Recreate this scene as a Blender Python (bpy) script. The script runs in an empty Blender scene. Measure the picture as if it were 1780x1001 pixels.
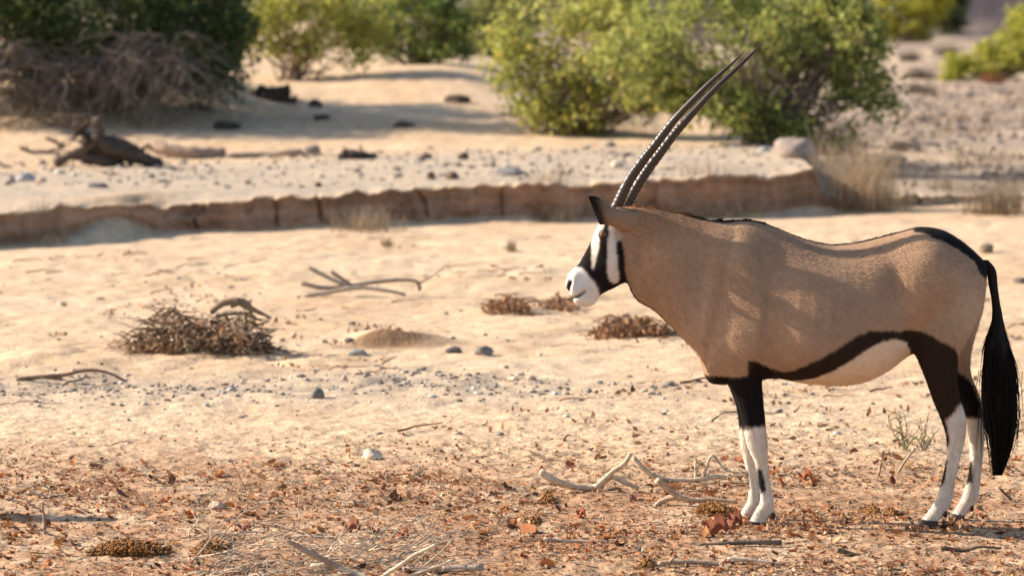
import bpy, math, random
import numpy as np
from mathutils import Vector

# ------------------------------------------------------------------ camera, sky, sun, exposure
scene = bpy.context.scene
col = scene.collection
F, HC, DC, YH = 6555.0, 2.1, 15.0, -10.0        # focal length in photo pixels, camera height, distance, horizon row

cam_d = bpy.data.cameras.new("camera")
cam = bpy.data.objects.new("camera", cam_d)
col.objects.link(cam)
cam.location = (0, -DC, HC)
cam.rotation_euler = (math.radians(90), 0, 0)
cam_d.sensor_width = 36
cam_d.lens = 36 * F / 1780
cam_d.shift_y = (YH - 500.5) / 1780
cam_d.clip_start = 0.5
cam_d.clip_end = 9000
cam_d.dof.use_dof = True
cam_d.dof.focus_distance = 14.95
cam_d.dof.aperture_fstop = 3.9
scene.camera = cam

SUN_EL, SUN_AZ = 28.5, 12.6                      # elevation; degrees behind the pure left
e, a = math.radians(SUN_EL), math.radians(SUN_AZ)
sdir = Vector((-math.cos(a) * math.cos(e), math.sin(a) * math.cos(e), math.sin(e)))
world = bpy.data.worlds.new("World")
scene.world = world
world.use_nodes = True
nt = world.node_tree
bg = nt.nodes["Background"]
sky = nt.nodes.new("ShaderNodeTexSky")
sky.sky_type = 'NISHITA'
sky.sun_disc = False
sky.sun_elevation = e
sky.sun_rotation = math.atan2(sdir.x, sdir.y) % (2 * math.pi)
nt.links.new(sky.outputs[0], bg.inputs[0])
bg.inputs[1].default_value = 0.10
sun_d = bpy.data.lights.new("sun", 'SUN')
sun_d.energy = 4.7
sun_d.angle = math.radians(0.5)
sun_d.color = (1.0, 0.885, 0.74)
sun = bpy.data.objects.new("sun", sun_d)
sun.rotation_euler = sdir.to_track_quat('Z', 'Y').to_euler()
col.objects.link(sun)
vs = scene.view_settings
vs.view_transform = 'Standard'
vs.look = 'None'
vs.gamma = 1
vs.use_curve_mapping = False
vs.exposure = 1.1

rng = np.random.default_rng(7)
random.seed(7)

# ------------------------------------------------------------------ helpers
def sm(a, b, x):
    t = np.clip((np.asarray(x, float) - a) / (b - a), 0, 1)
    return t * t * (3 - 2 * t)

def _hash(ix, iy, seed):
    h = (ix.astype(np.int64) * 374761393 + iy.astype(np.int64) * 668265263 + seed * 974634541) & 0xffffffff
    h = ((h ^ (h >> 13)) * 1274126177) & 0xffffffff
    h = h ^ (h >> 16)
    return (h & 0xffffff) / float(0xffffff)

def vnoise(x, y, seed=0):
    x = np.asarray(x, float); y = np.asarray(y, float)
    xi = np.floor(x); yi = np.floor(y)
    fx = x - xi; fy = y - yi
    fx = fx * fx * (3 - 2 * fx); fy = fy * fy * (3 - 2 * fy)
    v00 = _hash(xi, yi, seed); v10 = _hash(xi + 1, yi, seed)
    v01 = _hash(xi, yi + 1, seed); v11 = _hash(xi + 1, yi + 1, seed)
    return (v00 * (1 - fx) + v10 * fx) * (1 - fy) + (v01 * (1 - fx) + v11 * fx) * fy

def fbm(x, y, seed=0, oct=4):
    s = 0; amp = 1; tot = 0
    for k in range(oct):
        s = s + amp * vnoise(x * 2 ** k + 17.3 * k, y * 2 ** k - 9.1 * k, seed + k)
        tot += amp; amp *= 0.5
    return s / tot - 0.5

def mesh_obj(name, V, faces, mat, parent=None, colors=None, smooth=True):
    """faces: list of (k, array[n,k]) ; colors: per-vertex rgb"""
    V = np.asarray(V, np.float32).reshape(-1, 3)
    m = bpy.data.meshes.new(name)
    m.vertices.add(len(V)); m.vertices.foreach_set('co', V.ravel())
    loops = []; starts = []; p = 0
    for f in faces:
        f = np.asarray(f, np.int32)
        if f.size == 0: continue
        k = f.shape[1]
        loops.append(f.ravel()); starts.append(np.arange(len(f), dtype=np.int32) * k + p); p += f.size
    L = np.concatenate(loops); S = np.concatenate(starts)
    m.loops.add(len(L)); m.loops.foreach_set('vertex_index', L)
    m.polygons.add(len(S)); m.polygons.foreach_set('loop_start', S)
    m.update(calc_edges=True)
    m.validate()
    if smooth:
        m.polygons.foreach_set('use_smooth', np.ones(len(m.polygons), bool))
    if colors is not None:
        at = m.color_attributes.new('col', 'FLOAT_COLOR', 'POINT')
        c = np.ones((len(V), 4), np.float32); c[:, :3] = colors
        at.data.foreach_set('color', c.ravel())
    if mat: m.materials.append(mat)
    o = bpy.data.objects.new(name, m)
    col.objects.link(o)
    if parent: o.parent = parent
    return o

class MB:
    def __init__(s): s.V = []; s.F = {3: [], 4: []}; s.C = []; s.n = 0
    def add(s, V, F3=None, F4=None, c=(1, 1, 1)):
        V = np.asarray(V, float).reshape(-1, 3)
        if F3 is not None and len(F3): s.F[3].append(np.asarray(F3, int) + s.n)
        if F4 is not None and len(F4): s.F[4].append(np.asarray(F4, int) + s.n)
        c = np.asarray(c, float)
        s.C.append(np.broadcast_to(c, (len(V), 3)) if c.ndim == 1 else c)
        s.V.append(V); s.n += len(V)
    def tube(s, P, R, n=6, c=(1, 1, 1), wob=0.0):
        P = np.asarray(P, float); k = len(P)
        R = np.broadcast_to(np.asarray(R, float), (k,))
        T = np.gradient(P, axis=0); T /= np.linalg.norm(T, axis=1)[:, None] + 1e-9
        up = np.array([0.13, 0.21, 0.97])
        if abs(T[0] @ up) > .9: up = np.array([0.97, 0.2, 0.1])
        A = np.cross(T, up); A /= np.linalg.norm(A, axis=1)[:, None] + 1e-9
        B = np.cross(T, A)
        th = np.arange(n) * 2 * np.pi / n
        rr = R[:, None] * (1 + wob * (rng.random((k, n)) - .5))
        V = P[:, None] + rr[..., None] * (np.cos(th)[None, :, None] * A[:, None] + np.sin(th)[None, :, None] * B[:, None])
        V = V.reshape(-1, 3)
        i = np.arange(k - 1)[:, None] * n; j = np.arange(n)[None]; j2 = (j + 1) % n
        F = np.stack([i + j, i + j2, i + n + j2, i + n + j], -1).reshape(-1, 4)
        V = np.vstack([V, P[0], P[-1]])
        b = np.arange(n); b2 = (b + 1) % n
        c0 = np.stack([b2, b, np.full(n, k * n)], 1)
        c1 = np.stack([b + (k - 1) * n, b2 + (k - 1) * n, np.full(n, k * n + 1)], 1)
        s.add(V, np.vstack([c0, c1]), F, c)
    def build(s, name, mat, parent=None, smooth=True, origin=None):
        V = np.vstack(s.V)
        if origin is not None: V = V - np.asarray(origin)
        fs = [np.vstack(s.F[k]) for k in (3, 4) if s.F[k]]
        return mesh_obj(name, V, fs, mat, parent, np.vstack(s.C), smooth)

def tag(o, label=None, cat=None, group=None, kind=None):
    if label: o['label'] = label
    if cat: o['category'] = cat
    if group: o['group'] = group
    if kind: o['kind'] = kind
    return o

def empty(name, loc, label=None, cat=None, group=None):
    o = bpy.data.objects.new(name, None)
    o.location = loc; o.empty_display_size = .1
    col.objects.link(o)
    return tag(o, label, cat, group)

def W(px, py, y=0.0):
    """photo pixel on the vertical plane at world depth y"""
    d = DC + y
    return np.array([(px - 890) * d / F, y, HC - (py - YH) * d / F])

def catmull(P, n):
    P = np.asarray(P, float)
    t = np.concatenate([[0], np.cumsum(np.linalg.norm(np.diff(P, axis=0), axis=1) ** .5)])
    tt = np.linspace(0, t[-1], n)
    Q = np.vstack([2 * P[0] - P[1], P, 2 * P[-1] - P[-2]])
    T = np.concatenate([[t[0] - (t[1] - t[0])], t, [2 * t[-1] - t[-2]]])
    out = np.zeros((n, P.shape[1]))
    for q, x in enumerate(tt):
        k = min(max(np.searchsorted(T, x, 'right') - 1, 1), len(P) - 1)
        t0, t1, t2, t3 = T[k - 1:k + 3]; p0, p1, p2, p3 = Q[k - 1:k + 3]
        a1 = (t1 - x) / (t1 - t0) * p0 + (x - t0) / (t1 - t0) * p1
        a2 = (t2 - x) / (t2 - t1) * p1 + (x - t1) / (t2 - t1) * p2
        a3 = (t3 - x) / (t3 - t2) * p2 + (x - t2) / (t3 - t2) * p3
        b1 = (t2 - x) / (t2 - t0) * a1 + (x - t0) / (t2 - t0) * a2
        b2 = (t3 - x) / (t3 - t1) * a2 + (x - t1) / (t3 - t1) * a3
        out[q] = (t2 - x) / (t2 - t1) * b1 + (x - t1) / (t2 - t1) * b2
    return out

# ------------------------------------------------------------------ materials
def mat_base(name):
    m = bpy.data.materials.new(name); m.use_nodes = True
    n = m.node_tree.nodes; l = m.node_tree.links
    return m, n, l, n['Principled BSDF']

def attr_mat(name, rough=.85, nscale=30., namp=.35, bump=.0, bscale=60., bdist=.01, transl=0., spec=.25, stretch=None, sheen=0.):
    """colour attribute multiplied with a procedural noise, plus a bump"""
    m, n, l, p = mat_base(name)
    at = n.new('ShaderNodeAttribute'); at.attribute_name = 'col'
    tc = n.new('ShaderNodeTexCoord')
    src = tc.outputs['Object']
    if stretch:
        mp = n.new('ShaderNodeMapping'); mp.inputs['Scale'].default_value = stretch
        l.new(src, mp.inputs[0]); src = mp.outputs[0]
    nz = n.new('ShaderNodeTexNoise'); nz.inputs['Scale'].default_value = nscale; nz.inputs['Detail'].default_value = 6
    l.new(src, nz.inputs['Vector'])
    mr = n.new('ShaderNodeMapRange'); mr.inputs[1].default_value = .25; mr.inputs[2].default_value = .75
    mr.inputs[3].default_value = 1 - namp; mr.inputs[4].default_value = 1 + namp
    l.new(nz.outputs[0], mr.inputs[0])
    mx = n.new('ShaderNodeMix'); mx.data_type = 'RGBA'; mx.blend_type = 'MULTIPLY'; mx.inputs[0].default_value = 1
    l.new(at.outputs['Color'], mx.inputs[6]); l.new(mr.outputs[0], mx.inputs[7])
    l.new(mx.outputs[2], p.inputs['Base Color'])
    p.inputs['Roughness'].default_value = rough
    p.inputs['Specular IOR Level'].default_value = spec
    if sheen:
        p.inputs['Sheen Weight'].default_value = sheen
        p.inputs['Sheen Roughness'].default_value = .5
        p.inputs['Sheen Tint'].default_value = (1, .9, .8, 1)
    if bump:
        nb = n.new('ShaderNodeTexNoise'); nb.inputs['Scale'].default_value = bscale; nb.inputs['Detail'].default_value = 5
        l.new(src, nb.inputs['Vector'])
        b = n.new('ShaderNodeBump'); b.inputs['Strength'].default_value = bump; b.inputs['Distance'].default_value = bdist
        l.new(nb.outputs[0], b.inputs['Height']); l.new(b.outputs[0], p.inputs['Normal'])
    if transl:
        out = n['Material Output']
        tr = n.new('ShaderNodeBsdfTranslucent'); l.new(mx.outputs[2], tr.inputs[0])
        ms = n.new('ShaderNodeMixShader'); ms.inputs[0].default_value = transl
        l.new(p.outputs[0], ms.inputs[1]); l.new(tr.outputs[0], ms.inputs[2]); l.new(ms.outputs[0], out.inputs[0])
    return m

M_ground = attr_mat('sandy_ground', .95, 9., .22, .55, 45., .02, spec=.1)
M_coat = attr_mat('short_fur', .85, 60., .07, .12, 200., .003, spec=.08, stretch=(1, 1, .45))
M_leaf = attr_mat('bush_leaf', .55, 8., .25, transl=.5, spec=.3)
M_twig = attr_mat('dry_wood', .9, 40., .3, .5, 90., .006, spec=.15)
M_litter = attr_mat('dry_leaf', .8, 60., .3, transl=.2, spec=.2)
M_stone = attr_mat('stone', .9, 25., .35, .6, 60., .01, spec=.2)
M_straw = attr_mat('dry_grass', .8, 20., .25, transl=.25, spec=.2)
M_hair = attr_mat('black_hair', .6, 50., .3, spec=.12)
M_dung = attr_mat('dung', .95, 50., .4, .8, 90., .01, spec=.1)

def horn_mat():
    m, n, l, p = mat_base('ringed_horn')
    at = n.new('ShaderNodeAttribute'); at.attribute_name = 'col'
    l.new(at.outputs['Color'], p.inputs['Base Color'])
    p.inputs['Roughness'].default_value = .38
    p.inputs['Specular IOR Level'].default_value = .5
    p.inputs['Coat Weight'].default_value = .0
    p.inputs['Coat Roughness'].default_value = .3
    return m
M_horn = horn_mat()
M_hoof = attr_mat('dull_hoof', .75, 80., .3, .3, 120., .003, spec=.15)
def eye_mat():
    m, n, l, p = mat_base('wet_eye')
    at = n.new('ShaderNodeAttribute'); at.attribute_name = 'col'
    l.new(at.outputs['Color'], p.inputs['Base Color'])
    p.inputs['Roughness'].default_value = .05
    p.inputs['Specular IOR Level'].default_value = .8
    return m
M_eye = eye_mat()

# ------------------------------------------------------------------ ground sheet
BX = np.array([-14, -6, -4.3, -3.7, -3.3, -2.54, -1.0, .6, 2.0, 2.97, 3.3, 5, 9, 14.])
BY = np.array([13, 15.6, 16.6, 17.6, 18.5, 18.9, 19.8, 20.4, 21.0, 21.5, 22.6, 23.5, 24, 24])
HX = np.array([-14, -6, -4.0, -3.75, -3.6, -3.35, -3.22, -2.9, -2.5, -1.6, -1.0, 0, 1.2, 2.2, 2.93, 3.03, 3.2, 6, 14])
HH = np.array([.28, .27, .27, .24, .19, .18, .22, .21, .25, .28, .31, .33, .34, .37, .40, .10, .06, .05, .03])
def bank_y(X): return np.interp(X, BX, BY)
HX2 = np.array([-14, -6, -4, -2.5, 0, 2.2, 2.93, 3.03, 3.2, 6, 14]); HH2 = np.array([.28, .27, .27, .26, .33, .37, .40, .10, .06, .05, .03])
def bank_h(X, Y=None):
    h = np.interp(X, HX, HH)
    if Y is None: return h
    return h + (np.interp(X, HX2, HH2) - h) * sm(.03, .9, Y - bank_y(X))

def g(X, Y, x, y, sx, sy): return np.exp(-((X - x) / sx) ** 2 - ((Y - y) / sy) ** 2)

def z_low(X, Y):
    n = .07 * fbm(X * .45, Y * .3, 1, 3)
    sandy = sm(2.5, 5, Y)
    n = n + (.015 + .03 * sandy) * fbm(X * 1.3 + .2 * Y, Y * .9, 5, 4) + (.013 - .006 * sandy) * fbm(X * 9, Y * 6, 11, 3) + (.012 - .008 * sandy) * fbm(X * 22, Y * 14, 13, 2)
    # low ledge at the near left, sand mound in the middle
    n = n + .024 * sandy * (np.abs(fbm(X * 2.3 - Y * .4, Y * 1.7, 15, 3)) * 3 - .4) * (.4 + vnoise(X * .7, Y * .5, 16))
    n = n * (1 - .75 * np.exp(-((Y - bank_y(X) + .2) / 1.6) ** 2)) - .03 * np.exp(-((Y - bank_y(X)) / 2.) ** 2)
    n = n + .085 * sm(.30, .0, np.abs(X + .76 + .1 * (Y - 7.5))) * sm(7.40, 7.5, Y) * (1 - sm(7.6, 8.6, Y))
    n = n + .06 * g(X, Y, -.5, 7.6, .14, .2)
    n = n + .03 * g(X, Y, -.22, 0.9, .3, .15)
    n = n + .17 * np.exp(-((X + 3.52) / .24) ** 2) * sm(-.9, .02, Y - bank_y(X)) * (1 - sm(.1, 1.2, Y - bank_y(X)))
    return n * (1 - .9 * np.exp(-((X - 1.25) / .9) ** 2 - (Y / .5) ** 2))

def z_up(X, Y):
    z = .68 * sm(25, 42, Y) * (1 - sm(-1.2, 2.2, X)) + .04 * sm(0, 1, Y - bank_y(X))
    z = z + .30 * g(X, Y, .75, 31, .75, 1.1) + .16 * g(X, Y, 2.3, 32, 1.2, 1.2)
    z = z + .45 * g(X, Y, -4.5, 33.8, .95, 1.7) + .12 * g(X, Y, -1.6, 37, 1.6, 3.5)
    z = z + .55 * g(X, Y, -5.6, 33, 1.6, 3) + .12 * g(X, Y, -2.6, 30, 2.0, 2.0)
    z = z + .10 * fbm(X * .6, Y * .35, 21, 4) * sm(23, 27, Y)
    return z

def z_far(X, Y):
    d = np.hypot(X * .6, Y + DC)
    h = sm(190, 420, d + 60 * fbm(X * .012, Y * .012, 33, 3)) * (26 + 60 * fbm(X * .006 + 4, Y * .006, 35, 4))
    return h + sm(500, 3000, d) * 120 + sm(60, 200, d) * .6 * fbm(X * .1, Y * .06, 41, 3)

def zt(X, Y, s=None):
    X = np.asarray(X, float); Y = np.asarray(Y, float)
    if s is None: s = sm(0, .06, Y - bank_y(X))
    return z_low(X, Y) * (1 - .6 * s) + bank_h(X, Y) * s + s * z_up(X, Y) + z_far(X, Y)

def ground_at(px, py, lo=10., hi=400.):
    d = np.exp(np.linspace(math.log(lo), math.log(hi), 6000))
    X = (px - 890) * d / F; Z = HC - (py - YH) * d / F
    k = np.argmax(Z <= zt(X, d - DC))
    return np.array([X[k], d[k] - DC, float(zt(X[k], d[k] - DC))])

def make_ground():
    u_in = np.linspace(-.152, .152, 860)
    u_side = .152 + .012 * 1.16 ** np.arange(22)
    U = np.concatenate([-u_side[::-1], u_in, u_side])
    t = [-11.5, -10, -8.5, -7, -5.5, -4, -3.2, -2.5, -2.1]
    d = 13.2
    while d < 34.6: t.append(d - DC); d += d * d / 13765 * 1.15
    t = [x for x in t if x < 19.94]
    rows = [(x, 0.) for x in t]
    rows += [(19.96 + .05 * k / 22, k / 22) for k in range(23)]
    d = 35.05
    while d < 75: rows.append((d - DC, 1.)); d += d * d / 13765 * 1.4
    while d < 5200: rows.append((d - DC, 1.)); d *= 1.035
    T = np.array([r[0] for r in rows])[:, None]; S = np.array([r[1] for r in rows])[:, None]
    X = U[None] * (T + DC)
    wgt = sm(6, 18.5, T) * (1 - sm(21.5, 40, T))
    Yb = bank_y(X)
    Y = T + (Yb - 20.) * wgt
    S2 = np.broadcast_to(S, X.shape)
    face = (S2 > 0) & (S2 < 1)
    # blocks, cracks and hollows in the clay face
    bu = X * 1.15 + 1.1 * vnoise(X * 1.3, X * 0, 54) + .25 * vnoise(X * 5, S2 * 2, 49); bid = np.floor(bu); bf = np.abs(bu - bid - .5) * 2
    blk = .14 * (_hash(bid, bid * 0, 51) - .5) * sm(1.0, .8, bf) + .26 * fbm(X * 2.6, S2 * 1.2, 53, 5) + .06 * fbm(X * 14, S2 * 7, 47, 3) + .03 * fbm(X * 22, S2 * 6, 56, 2)
    crack = -.16 * sm(.93, .985, bf + .03 * vnoise(X * 0 + S2 * 5, S2 * 3 + bid, 55)) * (_hash(bid, bid * 0 + 1, 52) > .72) * (.1 + .9 * vnoise(S2 * 3, bid, 48))
    Y = Y - np.where((S2 > 0) & (np.abs(T - 20) < .6), (blk + crack * (1 - .5 * S2) - .05 * (1 - S2) * vnoise(X * 3, S2 * 0, 50) + .03 * sm(.8, 1, S2)), 0) * (1 - sm(20.03, 20.5, T))
    z = z_low(X, Y) * (1 - .6 * S2) + bank_h(X, Y) * S2 + S2 * z_up(X, Y) + z_far(X, Y)
    z = z + np.where(S2 > 0, .05 * (vnoise(X * 2.0, X * 0 + 3, 57) - .5) , 0) * S2 * (1 - sm(20.1, 21.5, T)) + np.where(S2 > 0, .05 * (vnoise(X * 7, X * 0, 58) - .5) + .03 * fbm(X * 19, X * 0, 46, 2), 0) * S2 * (1 - sm(20.0, 20.25, T))
    z = z + .05 * (_hash(bid, bid * 0 + 2, 60) - .5) * sm(1, .9, bf) * S2 * (1 - sm(20.02, 20.6, T)) * (S2 > 0)
    # slumped sand at the foot of the bank
    z = z + .05 * (1 - S2) * np.exp(-np.maximum(0, 19.96 - T) / .25) * sm(.4, .9, vnoise(X * 1.7, T * 0, 59))
    # ---- what the ground is made of, plus painted shade at the mound
    sand = np.array([.57, .415, .27]); sand2 = np.array([.505, .345, .21]); litter = np.array([.355, .198, .11])
    gravel = np.array([.40, .325, .25]); clay = np.array([.31, .178, .112]); mauve = np.array([.33, .25, .185]); rock = np.array([.062, .048, .050])
    n1 = fbm(X * .8, Y * .8, 61, 4)[..., None]; n2 = fbm(X * 4, Y * 3, 63, 4)[..., None]; n3 = fbm(X * 14, Y * 9, 65, 3)[..., None]
    C = sand + (sand2 - sand) * np.clip(.4 + 2.2 * n1 + 1.2 * n2, 0, 1)
    k = (1 - sm(1.0, 3.6, Y + 3 * n1[..., 0] + 2 * n2[..., 0]))[..., None]
    C = C + (litter - C) * k * np.clip(.75 + 1.4 * n2 + 1.6 * n3, .1, 1)
    k = sm(0, .3, T - 20) * (1 - np.exp(-((X + 3.5) / .45) ** 2) * (1 - sm(20.6, 21.6, T))) * (1 - sm(25.2, 27.5, T + 2 * n2[..., 0]))
    C = C + (gravel - C) * (k[..., None] * np.clip(.8 + n2, 0, 1))
    lane = np.exp(-((Y - 5.0) / .8) ** 2) * .55 * sm(1.5, -.5, X)
    C = C + (gravel * .85 - C) * np.clip(lane[..., None] + n2 * lane[..., None] * 2, 0, .8)
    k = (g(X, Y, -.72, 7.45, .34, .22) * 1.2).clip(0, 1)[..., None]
    C = C + (np.array([.21, .125, .07]) - C) * k  # brown earth of the mound, with its shaded side put into the colour
    k = sm(2.9, 4.2, X + .5 * n1[..., 0]) * sm(22.5, 27, Y)
    C = C + (mauve - C) * (k[..., None] * np.clip(.75 + 2 * n1 + n2, 0, 1))
    k = np.clip(sm(0.02, .1, S2) * (1 - sm(.93, 1.0, S2)), 0, 1) * np.maximum(sm(.03, .15, bank_h(X)), np.exp(-((X - 3.02) / .12) ** 2))
    k = np.maximum(k, .95 * np.exp(-((X - 2.99) / .06) ** 2) * sm(0, .05, Y - bank_y(X)) * (1 - sm(.6, 1.5, Y - bank_y(X))))
    C = C + (clay * (1 + .9 * n2 + .35 * (vnoise(X * .6, S2 * 9 + X * .3, 45)[..., None] - .5) + .5 * fbm(X * 1.2, S2 * 3, 67, 3)[..., None]) - C) * k[..., None]
    k = sm(110, 200, Y + 60 * n1[..., 0])
    C = C + (rock * (1 + n2) - C) * k[..., None]
    n4 = fbm(X * 30, Y * 16, 69, 2)[..., None]
    C = C * (1 + .35 * n3 + .9 * n4 * (1 - sm(2, 6, Y))[..., None])
    R, Cn = X.shape
    V = np.stack([X, Y, z], -1).reshape(-1, 3)
    i = np.arange(R - 1)[:, None] * Cn; j = np.arange(Cn - 1)[None]
    Fq = np.stack([i + j, i + j + 1, i + Cn + j + 1, i + Cn + j], -1).reshape(-1, 4)
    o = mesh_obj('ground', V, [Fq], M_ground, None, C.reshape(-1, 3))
    tag(o, kind='structure')
make_ground()

# ------------------------------------------------------------------ the gemsbok
ORX = np.array([1.2, 0.0, 0.0])
ory = empty('gemsbok', ORX, 'gemsbok with long straight horns, black and white face and black tail, standing in profile', 'antelope')

def loft(rings, yc, n=36, cap=True):
    V = []
    th = np.arange(n) * 2 * np.pi / n
    for r in rings:
        (dx, dy), (vx, vy), w = r[0], r[1], r[2]
        p = r[3] if len(r) > 3 else .9
        sk = r[4] if len(r) > 4 else 0.
        c = yc if len(r) < 6 else r[5]
        D = W(dx, dy, c); U = W(vx, vy, c)
        ct = np.cos(th); st = np.sin(th)
        wid = w * np.sign(st) * np.abs(st) ** p * (1 - sk * ct)
        P = (D + U) / 2 + (D - U)[None] / 2 * ct[:, None]
        P[:, 1] = c + wid
        V.append(P)
    k = len(rings)
    V = np.vstack(V)
    i = np.arange(k - 1)[:, None] * n; j = np.arange(n)[None]; j2 = (j + 1) % n
    F4 = np.stack([i + j, i + n + j, i + n + j2, i + j2], -1).reshape(-1, 4)
    b = np.arange(n); b2 = (b + 1) % n
    c0 = len(V); V = np.vstack([V, V[:n].mean(0), V[-n:].mean(0)])
    F3 = np.vstack([np.stack([b, b2, np.full(n, c0)], 1), np.stack([b2 + (k - 1) * n, b + (k - 1) * n, np.full(n, c0 + 1)], 1)])
    return V, F3, F4

def resample(rings, m):
    """smooth a ring list with a spline"""
    A = np.array([[r[0][0], r[0][1], r[1][0], r[1][1], r[2] * 500, (r[3] if len(r) > 3 else .9) * 50, (r[4] if len(r) > 4 else 0) * 50] for r in rings], float)
    A = catmull(A, m)
    return [((q[0], q[1]), (q[2], q[3]), max(q[4] / 500, .004), q[5] / 50, q[6] / 50) for q in A]

trunk = [((1236, 388), (1218, 634), .10), ((1262, 385), (1232, 664), .15, .9, .1), ((1292, 382), (1262, 668), .185, .85, .18), ((1325, 387), (1300, 664), .205, .85, .26),
         ((1360, 400), (1345, 657), .222, .85, .28), ((1400, 416), (1400, 666), .248, .85, .28), ((1444, 425), (1460, 669), .258, .85, .26),
         ((1490, 421), (1505, 662), .252, .85, .22), ((1530, 412), (1545, 642), .238, .8, .12), ((1565, 403), (1580, 616), .225, .75, 0),
         ((1600, 394.5), (1615, 610), .215, .75, 0), ((1636, 399), (1645, 600), .205, .8, 0), ((1668, 416), (1672, 580), .18, .8, .0),
         ((1695, 438), (1692, 560), .13, .8, 0), ((1715, 458), (1709, 525), .06)]
neck = [((1320, 388), (1240, 660), .15, .8, .1), ((1290, 384), (1224, 642), .145, .8, .1), ((1262, 385), (1210, 614), .152, .8, .1), ((1225, 381), (1186, 588), .134, .8, .05),
        ((1195, 374), (1160, 562), .114, .8, .04), ((1165, 368), (1134, 538), .094, .8), ((1138, 361.5), (1110, 525), .086, .8),
        ((1115, 358), (1096, 506), .078, .85), ((1098, 358), (1090, 480), .066), ((1088, 366), (1088, 450), .05)]
head = [((1104, 360), (1108, 440), .045), ((1082, 359), (1102, 472), .064), ((1062, 364), (1093, 488), .072, .85), ((1046, 380), (1082, 493), .074, .85, -.05), ((1037, 398), (1069, 500), .069, .85, -.05),
        ((1027, 420), (1054, 507), .057, .85, .05), ((1015, 443), (1043, 514), .049, .85, .08), ((1005, 460), (1036, 526), .047, .8, .0), ((995, 468), (1026, 533), .050, .75, -.1),
        ((987, 478), (1013, 534), .047, .75, -.1), ((983, 490), (1003, 530), .038, .8), ((983, 500), (998, 524), .024)]
def leg(levels):
    return [((q[1], q[0]), (q[2], q[0]), q[3]) for q in levels]
fn = leg([(560, 1252, 1330, .055), (600, 1252, 1330, .065), (635, 1257, 1330, .062), (660, 1266, 1325, .05), (682, 1275, 1326, .043), (705, 1283, 1328, .039), (735, 1291, 1331, .036), (755, 1294, 1333, .035),
          (775, 1299, 1335, .031), (800, 1310, 1335, .024), (824, 1317, 1337, .021), (850, 1320, 1341, .022), (873, 1321, 1346, .027), (888, 1312, 1342, .025), (901, 1305, 1334, .027), (912, 1299, 1331, .03)])
ff = leg([(560, 1250, 1312, .05), (600, 1250, 1314, .06), (635, 1255, 1314, .058), (660, 1262, 1312, .05), (682, 1271, 1314, .043), (705, 1279, 1314, .039), (735, 1284, 1316, .036), (755, 1285, 1317, .035),
          (775, 1287, 1318, .031), (800, 1293, 1317, .024), (824, 1298, 1318, .021), (850, 1301, 1322, .022), (871, 1299, 1325, .027), (884, 1291, 1320, .025), (895, 1284, 1313, .027), (904, 1279, 1311, .03)])
hn = leg([(470, 1610, 1705, .05), (510, 1592, 1713, .085), (550, 1584, 1702, .095), (592, 1582, 1681, .09), (622, 1593, 1667, .075), (650, 1605, 1664, .06), (675, 1614, 1666, .049), (700, 1623, 1671, .04), (718, 1631, 1677, .036),
          (733, 1637, 1680, .034), (757, 1644, 1679, .03), (794, 1645, 1670, .024), (825, 1639, 1663, .022), (856, 1632, 1657, .023), (874, 1623, 1653, .027), (890, 1612, 1645, .026), (902, 1602, 1634, .028), (911, 1595, 1629, .031)])
hf = leg([(470, 1620, 1705, .05), (520, 1625, 1712, .085), (560, 1630, 1703, .085), (600, 1635, 1691, .075), (630, 1640, 1687, .06), (653, 1645, 1689, .052), (672, 1654, 1697, .046), (690, 1664, 1704, .04), (708, 1672, 1708, .036),
          (728, 1678, 1711, .034), (757, 1683, 1711, .03), (794, 1686, 1709, .024), (820, 1684, 1706, .022), (848, 1677, 1703, .023), (866, 1671, 1701, .027), (880, 1663, 1692, .026), (891, 1656, 1681, .028), (900, 1651, 1674, .031)])
parts = [loft(resample(trunk, 60), 0), loft(resample(neck, 40), 0), loft(resample(head, 48), 0),
         loft(resample(fn, 60), -.095, 24), loft(resample(ff, 60), .095, 24), loft(resample(hn, 60), -.115, 24), loft(resample(hf, 60), .115, 24)]
def blob(px, py, y, rx, ry, rz, n=14):
    P = W(px, py, y); th = np.linspace(0, np.pi, n); rings = []
    ph = np.arange(n * 2) * np.pi / n
    V = np.array([[P[0] + rx * math.sin(t) * math.cos(f), P[1] + ry * math.sin(t) * math.sin(f), P[2] + rz * math.cos(t)] for t in th for f in ph])
    m = n * 2; i = np.arange(n - 1)[:, None] * m; j = np.arange(m)[None]; j2 = (j + 1) % m
    return V, None, np.stack([i + j, i + m + j, i + m + j2, i + j2], -1).reshape(-1, 4)
for sgn in (-1, 1):
    parts.append(blob(1228, 577, sgn * .106, .024, .034, .028))         # point of the shoulder
    parts.append(blob(1342 if sgn < 0 else 1322, 888, sgn * .095, .013, .02, .016))
    parts.append(blob(1078, 366, sgn * .05, .03, .02, .02))             # ear root
mb = MB()
for p in parts: mb.add(*p)
tmp = mb.build('body_cage', None)
md = tmp.modifiers.new('r', 'REMESH'); md.mode = 'VOXEL'; md.voxel_size = .0058; md.adaptivity = 0
dg = bpy.context.evaluated_depsgraph_get()
em = bpy.data.meshes.new_from_object(tmp.evaluated_get(dg))
bpy.data.objects.remove(tmp)
nV = len(em.vertices); V = np.zeros(nV * 3, np.float32); em.vertices.foreach_get('co', V); V = V.reshape(-1, 3).astype(float)
E = np.zeros(len(em.edges) * 2, np.int32); em.edges.foreach_get('vertices', E); E = E.reshape(-1, 2)
NP_ = len(em.polygons); lt = np.zeros(NP_, np.int32); em.polygons.foreach_get('loop_total', lt)
lv = np.zeros(len(em.loops), np.int32); em.loops.foreach_get('vertex_index', lv)
st = np.zeros(NP_, np.int32); em.polygons.foreach_get('loop_start', st)
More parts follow.
